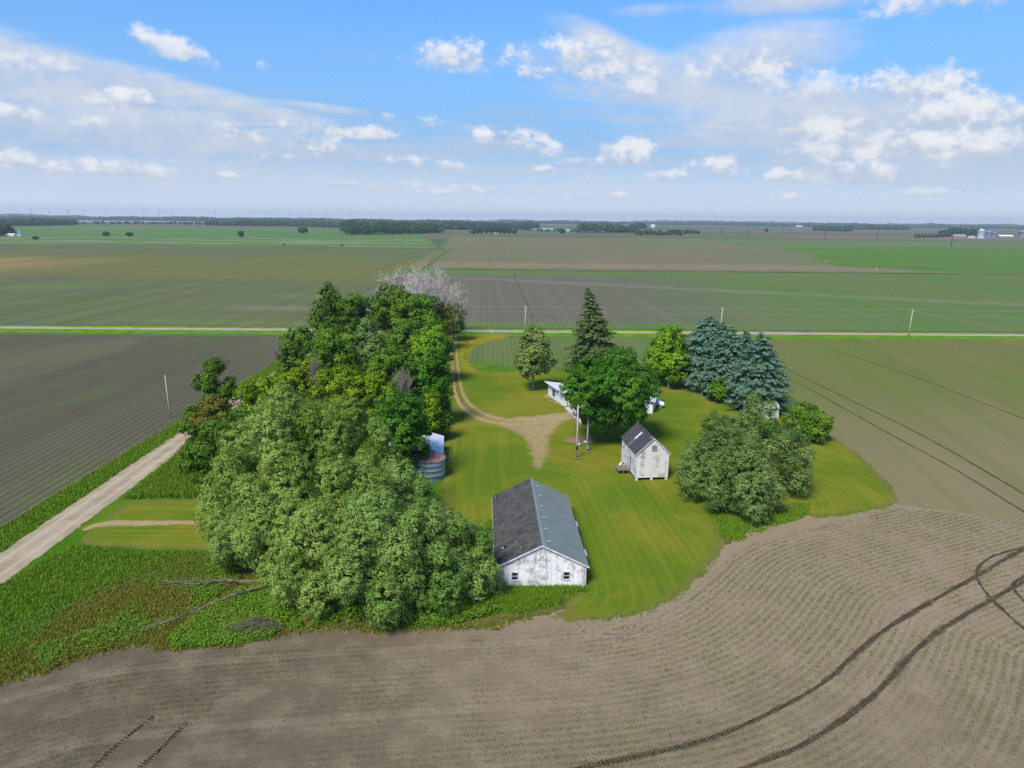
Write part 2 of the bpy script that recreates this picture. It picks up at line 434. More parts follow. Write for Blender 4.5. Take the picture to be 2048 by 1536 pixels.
R_ROUND = 13500
g = MB(); ring = [(R_ROUND * math.cos(2 * PI * i / 96), R_ROUND * math.sin(2 * PI * i / 96), 0) for i in range(96)]
g.poly(ring); ground = g.build('ground', mat('far_farmland', m_base, .95, 0.0))
tag(ground, 'far flat patchwork of farm fields reaching the horizon', None, None, 'structure')

def field_quad(name, pts, z, m, label, jit=0.0, seg=30.0, step=120.0, seed=5, jl=60.0):
    o, _ = sheet(name, pts, z, m, step=step, seg=seg, jit=jit, jl=jl, seed=seed, smooth=0)
    tag(o, label, None, None, 'structure'); return o
def W(pts): return [G2(*p) for p in pts]

# ---- fields on the far side of the road
def ex_left(T, p, col, a, b):
    x, y, z = T.xyz(p)
    n = T.m('ADD', y, T.m('ADD', T.m('MULTIPLY', T.m('SUBTRACT', T.noise(T.scl(p, (.3, 1, 1)), .008, 5), .5), 260), T.m('MULTIPLY', x, .18)))
    tan = T.m('MULTIPLY', T.step(n, 420, 480), T.step(n, 740, 600))
    col = T.mix(T.m('MULTIPLY', tan, .85), col, (.15, .155, .05))
    lft = T.step(T.m('ADD', x, T.m('MULTIPLY', T.m('SUBTRACT', b, .5), 90)), -300, -460)
    ora = T.m('MULTIPLY', T.m('MULTIPLY', T.step(y, 430, 520), T.step(y, 720, 620)), lft)
    col = T.mix(T.m('MULTIPLY', ora, T.lin(a, .35, .65, .55, 1.0)), col, (.34, .215, .085))
    dust = T.m('MULTIPLY', T.step(T.m('ABSOLUTE', T.m('SUBTRACT', T.m('ADD', y, T.m('MULTIPLY', T.m('SUBTRACT', b, .5), 24)), 318)), 16, 3), T.step(x, -150, -100))
    return T.mix(T.m('MULTIPLY', dust, .6), col, (.22, .19, .13))
field_quad('crop_field', [(-1500, 262 + SL * -1320), (-72, 262 + SL * 108), (-79, 560), (-92, 975), (-1500, 1150)], .05,
           mat('field_left_far', m_field((.118, .150, .058), (.125, .132, .068), (.155, .18, .055), SL, 2.4, (.05, .055, .035), .25, (.22, 1, 1), .011, ex_left), .95, 0.0),
           'green and tan field beyond the far road, left of the grass waterway', jit=2)
def ex_mid(T, p, col, a, b):
    x, y, z = T.xyz(p)
    dark = T.m('MULTIPLY', T.step(T.m('ADD', T.m('SUBTRACT', x, T.m('MULTIPLY', y, .05)), T.m('MULTIPLY', T.m('SUBTRACT', a, .5), 130)), 130, 10), T.step(T.m('ADD', y, T.m('MULTIPLY', b, 10)), 282, 292))
    dark = T.m('MULTIPLY', dark, T.step(T.m('ADD', y, T.m('MULTIPLY', T.m('SUBTRACT', a, .5), 60)), 545, 500))
    col = T.mix(T.m('MULTIPLY', dark, .92), col, (.122, .108, .080))
    pale = T.step(T.m('ABSOLUTE', T.m('SUBTRACT', T.m('ADD', y, T.m('ADD', T.m('MULTIPLY', x, .45), T.m('MULTIPLY', T.m('SUBTRACT', b, .5), 30))), 478)), 16, 2)
    return T.mix(T.m('MULTIPLY', pale, .35), col, (.23, .21, .16))
field_quad('crop_field', [(-70, 262 + SL * 110), (900, 262 + SL * 1080), (900, 590), (-88, 570)], .065,
           mat('field_mid_far', m_field((.085, .158, .034), (.11, .155, .045), (.14, .152, .055), -.035, 2.3, (.17, .16, .12), .34, (1, .3, 1), .009, ex_mid), .95, 0.0),
           'dark ploughed field with pale seed rows turning green to the right, beyond the far road', jit=1.5)
def ex_brown(T, p, col, a, b):
    x, y, z = T.xyz(p)
    t = T.m('MULTIPLY', T.step(T.m('ABSOLUTE', T.m('SUBTRACT', T.m('ADD', y, T.m('MULTIPLY', T.m('SUBTRACT', b, .5), 90)), 640)), 60, 10), .6)
    col = T.mix(t, col, (.26, .185, .12))
    gr = T.step(T.m('ADD', x, T.m('ADD', T.m('MULTIPLY', T.m('SUBTRACT', a, .5), 420), T.m('MULTIPLY', y, .0))), 240, 520)
    return T.mix(T.m('MULTIPLY', gr, .85), col, (.11, .17, .055))
field_quad('crop_field', [(-88, 575), (1500, 600), (1700, 1700), (-150, 1640), (-96, 985)], .08,
           mat('field_brown_far', m_field((.172, .15, .085), (.145, .15, .072), (.205, .172, .095), -.035, 5.0, (.14, .13, .09), .3, (1, .35, 1), .006, ex_brown), .95, 0.0),
           'mauve brown ploughed field in the middle distance behind the dark field', jit=6)
field_quad('crop_field', W([(1560, 497), (1800, 494), (2300, 497), (2600, 560), (2200, 562), (1900, 546), (1700, 533), (1640, 516)]), .11,
           mat('field_bright_green', m_field((.085, .175, .034), (.11, .18, .04), (.135, .175, .055), -.035, 5.0, (.05, .12, .025), .3, (.4, 1, 1), .012), .95, 0.0),
           'bright green patch of crop in the right middle distance', jit=12)
def ex_straw(T, p, col, a, b):
    x, y, z = T.xyz(p)
    s = T.m('MULTIPLY', T.step(T.m('ADD', y, T.m('MULTIPLY', T.m('SUBTRACT', a, .5), 500)), 1500, 1250), T.step(T.noise(T.scl(p, (.25, 1, 1)), .016, 5, .7), .46, .62))
    return T.mix(T.m('MULTIPLY', s, .75), col, (.30, .25, .17))
field_quad('crop_field', [(-2600, 1010), (-100, 985), (-330, 2400), (-2600, 3000)], .125,
           mat('field_left_meadow', m_field((.075, .17, .042), (.11, .185, .05), (.14, .19, .07), SL, 7.0, (.06, .11, .04), .2, (.2, 1, 1), .006, ex_straw), .95, 0.0),
           'green meadow with straw coloured streaks far away on the left', jit=5)
hedge_m = mat('dark_grass_bank', lambda T: wob(T, (.03, .06, .012), (.07, .12, .025), .08), .95, 0.0)
o = ribbon('grass_bank', [G2(-100, 482.5), G2(300, 489), G2(700, 494), G2(893, 497.5)], 7, .16, hedge_m, 8, .5); tag(o, 'dark grassy boundary bank between the far left fields')
ww = mat('waterway_grass', lambda T: wob(T, (.07, .125, .03), (.13, .165, .05), .05), .95, 0.0)
o = ribbon('grass_waterway', smooth_line([G2(896, 497), G2(888, 506), G2(868, 520), G2(856, 533), G2(838, 548), G2(815, 570)]), [14, 6, 5, 5, 5, 5], .2, ww, 6, .8)
tag(o, 'bright green grass waterway running away between the far fields')
o = ribbon('grass_strip', [(-70, 582), (300, 588), (560, 592)], 10, .19, ww, 8, .8); tag(o, 'green grass strip between the dark field and the brown field')
trk_m = mat('old_wheel_line', lambda T: wob(T, (.085, .072, .06), (.11, .095, .08), .5), .95, 0.0)
o = ribbon('wheel_track', [G2(1068, 637), G2(1040, 578), G2(1026, 545)], .6, .14, trk_m, 4, .1); tag(o, 'thin dark wheel line running away across the dark ploughed field')

# ---- fields on this side of the road
BND = smooth_line(W([(-900, 1560), (-200, 1425), (0, 1378), (180, 1322), (350, 1302), (640, 1280), (900, 1266), (1150, 1254), (1300, 1226), (1390, 1168), (1470, 1092), (1600, 1052), (1800, 1010), (2100, 925), (2600, 850)]), 4)
BNDd = densify(BND, .5)
def rowdist(V):
    V = np.asarray(V, float); return seg_dist(V, BNDd)
gx = np.arange(-78, 150.01, .75); gy = np.arange(20, 128.01, .75); X, Y = np.meshgrid(gx, gy)
V2 = np.column_stack([X.ravel(), Y.ravel()]); nx = len(gx); ii = np.arange((len(gy) - 1) * nx).reshape(-1, nx)[:, :-1].ravel()
FF = np.stack([ii, ii + 1, ii + nx + 1, ii + nx], 1)
me = mesh_np('crop_field', np.column_stack([V2, np.full(len(V2), .01)]), FF, {'row': rowdist(V2)})
tag(link('crop_field', me, mat('field_front', m_front, .95, 0.0)), 'tan and grey brown foreground field with faint curving rows of seedlings', None, None, 'structure')
RANG = math.atan2(*(G2(1795, 1004) - G2(1568, 742)))      # heading of the rows right of the yard
def ex_right(T, p, col, a, b):
    x, y, z = T.xyz(p)
    return T.mix(T.m('MULTIPLY', T.step(T.m('ADD', y, T.m('MULTIPLY', T.m('SUBTRACT', a, .5), 60)), 185, 100), .85), col, (.225, .175, .10))
field_quad('crop_field', W([(1795, 1010), (1900, 1022), (2048, 1045), (2500, 1085)]) + [(330, 110), (330, 254), (80, 249), G2(1480, 745), G2(1700, 905)], .02,
           mat('field_right', m_field((.125, .160, .038), (.150, .152, .050), (.18, .16, .062), RANG, .76, (.10, .125, .035), .45, (1, .3, 1), .03, ex_right), .95, 0.0),
           'olive green field with straight rows to the right of the farmyard', jit=1.6, seg=3, step=20, jl=6)
field_quad('crop_field', [(-16, 243), (83, 248), G2(1480, 740), G2(1300, 738), G2(1130, 742), G2(1020, 748), G2(950, 752), (-15, 200)], .024,
           mat('field_behind_house', m_field((.10, .165, .04), (.14, .155, .06), (.17, .15, .085), -.03, 1.5, (.065, .12, .03), .55, (1, .4, 1), .03), .95, 0.0),
           'small green field of young rows between the white house and the far road', jit=.5, seg=3, step=20, jl=6)
field_quad('crop_field', [(-700, 20), (-68.5, 20), (-67.6, 90), (-67, 139), (-67.5, 241), (-700, 229)], .02,
           mat('field_left', m_field((.128, .122, .070), (.105, .098, .060), (.105, .14, .048), -.028, 1.52, (.060, .054, .038), .75, (1, .3, 1), .02), .95, 0.0),
           'dark grey brown ploughed field with close rows left of the gravel lane', jit=.5, seg=3, step=20, jl=6)

# ---- grass, lanes and the yard
LOW = [(760, 1262), (640, 1256), (545, 1273), (470, 1290), (350, 1298), (290, 1287), (235, 1300), (180, 1312), (90, 1345), (0, 1362), (-200, 1425)]
rough = [(-67.2, 40), (-66.8, 90), (-66.2, 139), (-66.8, 243), (-17, 246), tuple(G2(905, 690)), tuple(G2(950, 740)), tuple(G2(1480, 738)), tuple(G2(1590, 790)), tuple(G2(1652, 868)), tuple(G2(1690, 900)),
         tuple(G2(1500, 1068)), tuple(G2(1445, 1092)), tuple(G2(1200, 1200)), tuple(G2(1000, 1252)), tuple(G2(880, 1256))] + [tuple(p) for p in W(LOW)]
o, ROUGH = sheet('rough_grass', rough, .03, mat('rough_grass', m_rough, .95, 0.0), step=2.2, seg=.5, jit=.35, jl=1.6, seed=11)
tag(o, 'unmown green and olive rough grass around the trees and along the lane')
road_line = [(x, road_y(x)) for x in range(-900, 901, 20)]
for off, w, lab in ((-7.2, 7.5, 'bright green verge on the near side of the far gravel road'), (4.6, 3.4, 'narrow green verge on the far side of the far gravel road')):
    o = ribbon('grass_verge', [(x, y + off) for x, y in road_line], w, .042, mat('verge_grass', m_verge, .95, 0.0), 2, .35, seed=int(20 + off)); tag(o, lab)
o = ribbon('gravel_road', road_line, 5.6, .06, mat('gravel', m_gravel, .95, 0.0), 2, .2); tag(o, 'pale straight gravel road crossing behind the farmstead')
LANE = [(-58.0, 20), (-58.6, 60), (-58.9, 75), (-59.6, 100), (-60.4, 126), (-61.5, 180), (-62.6, 252.5)]
o = ribbon('gravel_lane', LANE, 5.3, .055, MATS['gravel'], .5, .16); tag(o, 'pinkish tan gravel lane running up the left side past the trees')

lawn_px = [(905, 684), (922, 672), (940, 690), (928, 712), (938, 732), (968, 744), (1030, 743), (1130, 738), (1290, 733), (1390, 736), (1470, 748), (1560, 770), (1600, 832), (1640, 872), (1668, 880), (1694, 893), (1742, 935), (1770, 963), (1798, 1001),
           (1790, 1011), (1750, 1019), (1700, 1028), (1650, 1036), (1600, 1030), (1540, 1042), (1470, 1040), (1430, 1045), (1452, 1082), (1430, 1118), (1400, 1152), (1370, 1182), (1330, 1208), (1290, 1226), (1200, 1241), (1120, 1243), (1120, 1222), (1160, 1180), (1100, 1176),
           (1000, 1176), (960, 1100), (930, 1060), (890, 1030), (880, 985), (890, 940), (888, 900), (900, 850), (902, 800), (905, 740)]
BARNLINE = densify([G2(1085, 1178), G2(1062, 968)], .5); RWC = G2(1480, 985)
def mow_paths(V):
    """distance across the mower's passes: round the barn, round the right willows, straight elsewhere"""
    db = seg_dist(V, BARNLINE) + 1.6 * np.sin(V[:, 0] * .09 + V[:, 1] * .05); dr = np.hypot(V[:, 0] - RWC[0], (V[:, 1] - RWC[1]) * .8)
    m = np.where((dr < db - 6) & (V[:, 0] > 24), dr, db)
    m = np.where((V[:, 1] > 96) & (V[:, 0] < -.5 + (V[:, 1] - 96) * .05) & (V[:, 1] < 131), V[:, 0] + V[:, 1] * .03, m)
    return np.where((V[:, 1] >= 131) & (V[:, 0] < 14), V[:, 1] * .95 + V[:, 0] * .2, m)
o, LAWN = sheet('lawn', W(lawn_px), .05, mat('lawn', m_lawn, .95, 0.0), step=1.4, seg=.4, jit=.25, jl=1.2, seed=12, extra={'mow': mow_paths})
tag(o, 'mown yellow green lawn with curving mower stripes around the farm buildings')
o, _ = sheet('mown_strip', W([(215, 1032), (262, 1002), (330, 998), (560, 1004), (560, 1100), (430, 1101), (300, 1099), (190, 1092), (150, 1086)]), .06,
             mat('lawn_strip', m_lawn, .95, 0.0), step=1.5, seg=.4, jit=.25, seed=13, extra={'mow': lambda V: V[:, 1] * 1.0})
tag(o, 'mown strip of yellow green grass beside the gravel lane')
o, _ = sheet('weedy_grass', W([(912, 672), (1010, 668), (1030, 672), (960, 688), (940, 702), (934, 722), (958, 748), (922, 742), (916, 700)]), .056, mat('weedy_grass', m_yellow, .95, 0.0), step=2, seg=.6, jit=.4, seed=14)
tag(o, 'yellow patch of weedy grass at the top of the driveway')
def drive(name, rows, label, z, seed):
    """rows: photo x, y, width in metres, how solid, how rutted"""
    C_ = np.array([G2(r_[0], r_[1]) for r_ in rows]); cl = np.r_[0, np.cumsum(np.linalg.norm(np.diff(C_, axis=0), axis=1))]; cl /= cl[-1]
    at_ = lambda k, n: np.interp(np.linspace(0, 1, n), cl, [r_[k] for r_ in rows])
    o = ribbon(name, smooth_line(C_, 3), list(at_(2, 80)), z, mat('driveway', m_drive, .95, 0.0), .5, .05, seed); me = o.data; n = len(me.vertices)
    for k, v in (('core', 3), ('rutted', 4)):
        at = me.attributes.new(k, 'FLOAT', 'POINT'); at.data.foreach_set('value', np.tile(at_(v, n // 7), 7).astype(np.float32))
    tag(o, label); return o
DRV = [[(906, 664, 1.35, 1), (909, 720, 1.35, 1), (913, 768, 1.45, 1), (922, 800, 1.8, 1), (942, 822, 2.3, .8), (975, 838, 2.7, .5), (1010, 845, 2.9, .25), (1060, 844, 3.0, 0), (1110, 835, 2.6, 0), (1160, 828, 2.0, 0), (1185, 826, 1, 0)],
       [(1046, 840, 2.6, 0), (1060, 852, 2.8, 0), (1071, 870, 2.3, 0), (1078, 895, 1.8, 0), (1077, 920, 1.1, 0), (1072, 945, .0, 0), (1068, 962, -1, 0)], [(985, 841, 1.6, 0), (1026, 852, 2.0, 0), (1058, 868, 1.6, 0), (1078, 900, 1, 0)], [(1150, 829, 1.2, 0), (1108, 842, 1.8, 0), (1088, 862, 1.6, 0), (1080, 895, 1, 0)]]
def drive_attrs(V):
    sol = np.full(len(V), -9.0); off = np.zeros(len(V)); rut = np.zeros(len(V))
    for k, rows in enumerate(DRV):
        C_ = np.array([G2(r_[0], r_[1]) for r_ in rows]); cl = np.r_[0, np.cumsum(np.linalg.norm(np.diff(C_, axis=0), axis=1))]
        L = densify(smooth_line(C_, 3), .3); d, i = dist_to(V, L); d = seg_dist(V, L); f = i / (len(L) - 1) * cl[-1]
        h = np.interp(f, cl, [r_[2] for r_ in rows]); sol = np.maximum(sol, h - d)
        if k == 0: rut = np.interp(f, cl, [r_[3] for r_ in rows]); off = d / np.maximum(.5, h)
    return sol, off, rut
_cache = {}
def drive_attr(k):
    def f(V):
        if id(V) not in _cache: _cache[id(V)] = (V, drive_attrs(V))
        return _cache[id(V)][1][k]
    return f
o, _ = sheet('driveway', W([(897, 668), (917, 668), (922, 745), (934, 790), (962, 815), (1010, 824), (1110, 814), (1185, 812), (1190, 842), (1130, 858), (1106, 890), (1098, 975), (1048, 975), (1046, 905), (1000, 872), (940, 852), (905, 818), (894, 765), (893, 715)]), .062,
             mat('driveway_yard', m_yard_drive, .95, 0.0), step=.55, seg=.5, jit=.1, seed=31, extra={'solid': drive_attr(0), 'off': drive_attr(1), 'rutted': drive_attr(2), 'mow': mow_paths})
tag(o, 'two rut dirt driveway from the road, forking at a bare patch towards house and barn')
drive('dirt_track', [(165, 1062, 2.2, .15, 0), (195, 1050, 2.6, .4, 0), (240, 1047, 3.4, .7, 0), (300, 1047, 3.6, .75, 0), (400, 1047, 3.4, .5, 0), (480, 1043, 4, .5, 0), (560, 1040, 3, .4, 0)], 'bare gravelly track across the mown strip beside the lane', .085, 33)
for px, r, lab in (((1160, 882), 3.0, 'bare dirt ring between the two yard poles'), ((1153, 916), 1.1, 'worn dirt circle at the foot of the nearer yard pole'), ((1174, 903), 1.1, 'worn dirt circle at the foot of the farther yard pole'),
                   ((1064, 779), 1.4, 'worn dirt circle under the lone cedar'), ((1337, 777), 1.5, 'worn dirt circle under the yellow green tree')):
    c = G2(*px); o, _ = sheet('dirt_patch', [c + r * np.array([math.cos(a), .9 * math.sin(a)]) for a in np.linspace(0, 2 * PI, 14)[:-1]], .11 + .004 * (int(px[1]) % 7), mat('bare_dirt', m_dirt, .95, 0.0), step=.6, seg=.25, jit=.12, seed=int(px[0]))
    tag(o, lab)
o, _ = sheet('dirt_patch', W([(889, 985), (889, 900), (897, 872), (906, 885), (902, 925), (897, 985)]), .1, MATS['bare_dirt'], step=.8, seg=.3, jit=.3, seed=77); tag(o, 'reddish bare soil strip along the metal roofed shed')
# wheel tracks in the foreground field
tm = mat('wheel_track', m_track, .95, 0.0)
TRK = [([(1060, 1560), (1180, 1532), (1300, 1508), (1420, 1480), (1530, 1432), (1650, 1368), (1705, 1312), (1770, 1258), (1850, 1210), (1955, 1152), (2010, 1118), (2120, 1060)], .62, 'dark curving wheel track farther from the camera in the foreground field'),
       ([(1400, 1570), (1500, 1532), (1600, 1496), (1700, 1432), (1770, 1370), (1830, 1300), (1890, 1252), (1975, 1205), (2020, 1178), (2130, 1120)], .66, 'dark curving wheel track nearest the lower right corner of the field'),
       ([(2140, 1075), (2000, 1105), (1958, 1128), (1950, 1155), (1975, 1190), (2010, 1225), (2080, 1285)], .42, 'looping wheel track that crosses the two big tracks at the right edge'),
       ([(2130, 1135), (2060, 1148), (2026, 1165), (2026, 1180), (2070, 1225)], .4, 'short hooked wheel track at the right edge of the field'),
       ([(120, 1600), (185, 1536), (245, 1480), (305, 1436)], .42, 'short dark tyre mark at the lower left, the left one of the pair'),
       ([(215, 1600), (280, 1536), (325, 1495), (372, 1447)], .46, 'short dark tyre mark at the lower left, the right one of the pair')]
def longer(P, a, b):
    """carry a track on beyond the picture"""
    P = np.asarray(P, float); u = lambda v: v / np.linalg.norm(v)
    return np.vstack([P[:1] + u(P[0] - P[1]) * a, P, P[-1:] + u(P[-1] - P[-2]) * b])
EXT = [(60, 45), (60, 45), (40, 45), (40, 0.1), (45, 0.1), (45, 0.1)]
for k, (px, w, lab) in enumerate(TRK):
    o = ribbon('wheel_track', smooth_line(longer(W(px), *EXT[k]), 3), list(w * (1 + .55 * fnoise(np.arange(60) * .8, 90 + k, 3))), .027 + .004 * k, tm, .18, .14, 40 + k); tag(o, lab)
turn_m = mat('turning_marks', lambda T: (T.mix(T.step(T.noise(T.pos(), 2.5, 5, .7), .4, .65), (.16, .115, .08), (.33, .25, .17)), T.bump(T.noise(T.pos(), 8, 4), .6, .05)), .95, 0.0)
for k, (a0, a1) in enumerate(((0, 1.0), (.3, 1.45), (.55, 1.9))):
    s = 1 - .22 * k
    px = [(1235 + 85 * s * math.cos(t), 1236 + 43 * s * math.sin(t)) for t in np.linspace(PI * .02, PI * .95, 14)]
    o = ribbon('wheel_track', W(px), .34, .027 + .004 * k, turn_m, .25, .06, 60 + k)
    tag(o, ['outermost of three brown turning arcs at the lawn edge', 'middle one of three brown turning arcs at the lawn edge', 'innermost of three brown turning arcs at the lawn edge'][k])
fl = mat('field_lines', lambda T: wob(T, (.07, .075, .03), (.10, .085, .05), .6), .95, 0.0)
for k, (px, lab) in enumerate((([(1572, 738), (1700, 800), (1850, 872), (2048, 988), (2300, 1140)], 'upper wheel line running diagonally through the right field'), ([(1590, 762), (1690, 818), (1800, 880), (1900, 932), (2048, 1024), (2200, 1120)], 'lower wheel line running diagonally through the right field'),
                              ([(1660, 700), (1800, 742), (2048, 838)], 'faint uppermost wheel line high in the right field'))):
    o = ribbon('wheel_track', smooth_line(longer(W(px), .1, 60), 2), [.5, .45, .4][k], .035 + .004 * k, fl, .6, .08, 70 + k); tag(o, lab)

# ---- water and the far hills
def m_lake(T):
    n = T.noise(T.scl(T.pos(), (.3, 1, 1)), .2, 3); return T.mix(.0, (.16, .19, .23), (.2, .2, .2)), T.bump(n, .04, .3)
lake_m = mat('lake_water', m_lake, .12, .5)
for pts, lab in (([(1005, 455.5), (1090, 456), (1150, 459), (1300, 461), (1300, 464.2), (1215, 466), (1155, 466.5), (1128, 462), (1060, 459.5), (1010, 457.5)], 'pale lake beyond the brown field'),
                 ([(150, 437.5), (330, 438.5), (400, 440), (400, 444), (160, 443.5)], 'pale strip of lake far away on the left')):
    o = field_quad('lake', W(pts), .5, lake_m, lab, seg=60, step=200)
def m_hill(T):
    p = T.pos(); a = T.noise(T.scl(p, (1, 1, 3)), .0022, 5, .6); b = T.noise(p, .006, 5, .65)
    col = T.mix(T.step(a, .42, .58), (.045, .075, .03), (.13, .145, .08))
    return T.mix(T.m('MULTIPLY', T.step(b, .5, .62), .8), col, (.03, .05, .022))
hm = mat('far_hills', m_hill, .95, .05)
th = np.radians(np.linspace(-50, 50, 700)); V = []; prof = [(-700, 0), (-350, .55), (0, 1), (250, .9), (900, 0)]
for rr, k in prof:
    R = 9300 + 900 * fnoise(th * 9, 4, 3) + rr
    hh = (23 + 30 * np.clip(fnoise(th * 14, 8, 5) + .25, -.4, 1)) * k + (fnoise(th * 260, 12, 3) * 9 if k > .5 else 0)
    V.append(np.column_stack([R * np.sin(th), R * np.cos(th), np.maximum(hh, -.5 if k == 0 else 2)]))
n = len(th); F = []
for q in range(len(prof) - 1):
    i = np.arange(n - 1); F.append(np.stack([q * n + i, q * n + i + 1, (q + 1) * n + i + 1, (q + 1) * n + i], 1)[:, ::-1])
hills = link('hills', mesh_np('hills', np.vstack(V), np.vstack(F)), hm); tag(hills, 'low hazy blue green hills along the horizon', None, None, 'structure')
# ================================================================== VEGETATION
def leaf_mat(name, c1, c2, c3=None, trans=.28, rough=.6):
    if name in MATS: return MATS[name]
    m = bpy.data.materials.new(name); m.use_nodes = True; nt = m.node_tree; nt.nodes.clear(); T = NT(nt)
    out = node(nt, 'ShaderNodeOutputMaterial'); t = T.attr('tint')
    col = T.mix(T.step(t, .1, .9), c1, c2)
    if c3: col = T.mix(T.m('MULTIPLY', T.step(T.noise(T.pos(), .22, 3), .56, .72), .55), col, c3)
    p = node(nt, 'ShaderNodeBsdfPrincipled', {'Base Color': col, 'Roughness': rough, 'Specular IOR Level': .06})
    tr = node(nt, 'ShaderNodeBsdfTranslucent', {'Color': T.mix(.35, col, (.16, .22, .03))})
    mx = node(nt, 'ShaderNodeMixShader', {0: trans, 1: p.outputs[0], 2: tr.outputs[0]})
    nt.links.new(mx.outputs[0], out.inputs[0]); MATS[name] = m; return m
def bark_fn(c1, c2):
    def f(T):
        p = T.obj(); n = T.noise(T.scl(p, (4, 4, .8)), 2.2, 5, .7); return T.mix(T.step(n, .35, .65), c1, c2), T.bump(n, .6, .03)
    return f
BARK = mat('bark_grey_brown', bark_fn((.07, .05, .036), (.18, .14, .10)), .95, .1)
BARK_PALE = mat('bark_pale', bark_fn((.20, .16, .12), (.40, .34, .28)), .95, .1)
BARK_LIMB = mat('bark_limb', bark_fn((.16, .115, .075), (.31, .235, .16)), .95, .1)
BARK_DEAD = mat('bark_dead', bark_fn((.42, .37, .32), (.60, .54, .48)), .95, .1)
LEAF = {
 'willow': leaf_mat('leaf_willow', (.130, .230, .028), (.31, .425, .088), (.21, .32, .042)),
 'mint': leaf_mat('leaf_willow_mint', (.115, .225, .034), (.27, .395, .088), (.16, .28, .042)),
 'sage': leaf_mat('leaf_sage', (.09, .175, .030), (.215, .31, .085), (.15, .22, .04)),
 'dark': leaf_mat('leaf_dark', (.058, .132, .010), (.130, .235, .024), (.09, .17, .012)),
 'maple': leaf_mat('leaf_maple', (.040, .135, .008), (.105, .255, .022), (.11, .22, .018)),
 'mid': leaf_mat('leaf_mid', (.080, .180, .010), (.165, .290, .024), (.12, .20, .018)),
 'bright': leaf_mat('leaf_bright', (.105, .24, .010), (.22, .39, .018), (.15, .30, .018)),
 'yellow': leaf_mat('leaf_yellow', (.125, .215, .006), (.245, .360, .014), (.19, .28, .016)),
 'olive': leaf_mat('leaf_olive', (.11, .125, .016), (.20, .18, .028), (.20, .16, .03)),
 'grey': leaf_mat('leaf_grey', (.13, .175, .065), (.22, .26, .11), (.17, .18, .08)),
 'spruce': leaf_mat('needle_blue', (.032, .084, .038), (.150, .255, .165), (.10, .18, .10), .1),
 'fir': leaf_mat('needle_dark', (.045, .080, .020), (.125, .175, .050), (.10, .12, .03), .1),
 'cedar': leaf_mat('needle_cedar', (.10, .155, .028), (.21, .27, .065), (.19, .20, .045), .12),
 'weed': leaf_mat('leaf_weed', (.08, .20, .012), (.18, .31, .026), (.18, .25, .03)),
 'grass': leaf_mat('blade_grass', (.115, .24, .012), (.225, .345, .025), (.20, .28, .025)),
 'dry': leaf_mat('blade_dry', (.17, .195, .02), (.31, .285, .045), (.22, .24, .025)),
 'crop': leaf_mat('blade_crop', (.13, .155, .055), (.20, .22, .08), None),
 'far': leaf_mat('leaf_far', (.026, .068, .026), (.065, .12, .045), (.05, .09, .03), .1),
}
def unit(v): return v / (np.linalg.norm(v, axis=-1, keepdims=True) + 1e-9)
def rdir(r, n): return unit(r.normal(size=(n, 3)))
def leaves(r, C, N, L, W, tdir=None, tb=0.0):
    """diamond leaves at C facing roughly N; tdir/tb pull their long axis one way"""
    n = len(C); N = unit(N)
    t = rdir(r, n)
    if tdir is not None: t = t + np.asarray(tdir) * tb
    t = unit(t - N * (t * N).sum(1, keepdims=True)); b = np.cross(N, t)
    s = r.uniform(.7, 1.35, (n, 1)); l = L * s * .5; w = W * s * .5
    fold = N * (w * r.uniform(-.5, .5, (n, 1)))
    V = np.stack([C - t * l, C + b * w + fold, C + t * l, C - b * w + fold], 1).reshape(-1, 3)
    return V, np.arange(4 * n).reshape(-1, 4)
class Crown:
    def __init__(s, seed): s.r = np.random.default_rng(seed); s.C = []; s.N = []; s.T = []
    def lobe(s, c, rad, spacing=1.0, clump=.75, per=40, lowcut=-.45, keep=None, tint=0.0, flat=.8):
        """an irregular billow of leaf clumps around c"""
        r = s.r; c = np.array(c, float); rad = np.array(rad, float) * np.ones(3)
        area = 4 * PI * ((rad[0] * rad[1]) ** 1.6 / 3 + (rad[0] * rad[2]) ** 1.6 / 3 + (rad[1] * rad[2]) ** 1.6 / 3) ** (1 / 1.6)
        n = max(6, int(area / spacing ** 2)); d = rdir(r, n); d = d[d[:, 2] > lowcut - r.random(len(d)) * .3]
        k = r.uniform(.62, 1.06, (len(d), 1)); cc = c + d * rad * k
        if keep is not None: msk = keep(cc); cc = cc[msk]; d = d[msk]
        if not len(cc): return
        m = len(cc); ct = r.uniform(0, 1, m) * .55
        q = rdir(r, m * per) * (r.random((m * per, 1)) ** .4) * clump * np.repeat(r.uniform(.6, 1.25, (m, 1)), per, 0)
        q[:, 2] *= flat
        P = np.repeat(cc, per, 0) + q
        N = np.repeat(d, per, 0) * 1.0 + unit(q) * .38 + r.normal(size=q.shape) * .30 + np.array([0, 0, .45])
        s.C.append(P); s.N.append(N); s.T.append(np.clip(np.repeat(ct, per) + r.random(m * per) * .45 + tint, 0, 1))
    def build(s, name, m, L, W, parent, tdir=None, tb=0.0):
        C = np.vstack(s.C); N = np.vstack(s.N); T = np.concatenate(s.T)
        V, F = leaves(s.r, C, N, L, W, tdir, tb)
        return link(name, mesh_np(name, V, F, {'tint': np.repeat(T, 4)}), m, parent)

def limb(mb, r, a, b, r0, r1, k=6, sag=.12, n=5):
    a = np.array(a, float); b = np.array(b, float); L = np.linalg.norm(b - a)
    t = np.linspace(0, 1, n)[:, None]; off = r.normal(size=(1, 3)) * sag * L * .5; off[0, 2] = abs(off[0, 2]) * .6
    pts = a + (b - a) * t + off * (4 * t * (1 - t)) + r.normal(size=(n, 3)) * .02 * L * (t > 0) * (t < 1)
    mb.tube(pts, list(np.linspace(r0, r1, n)), k); return pts

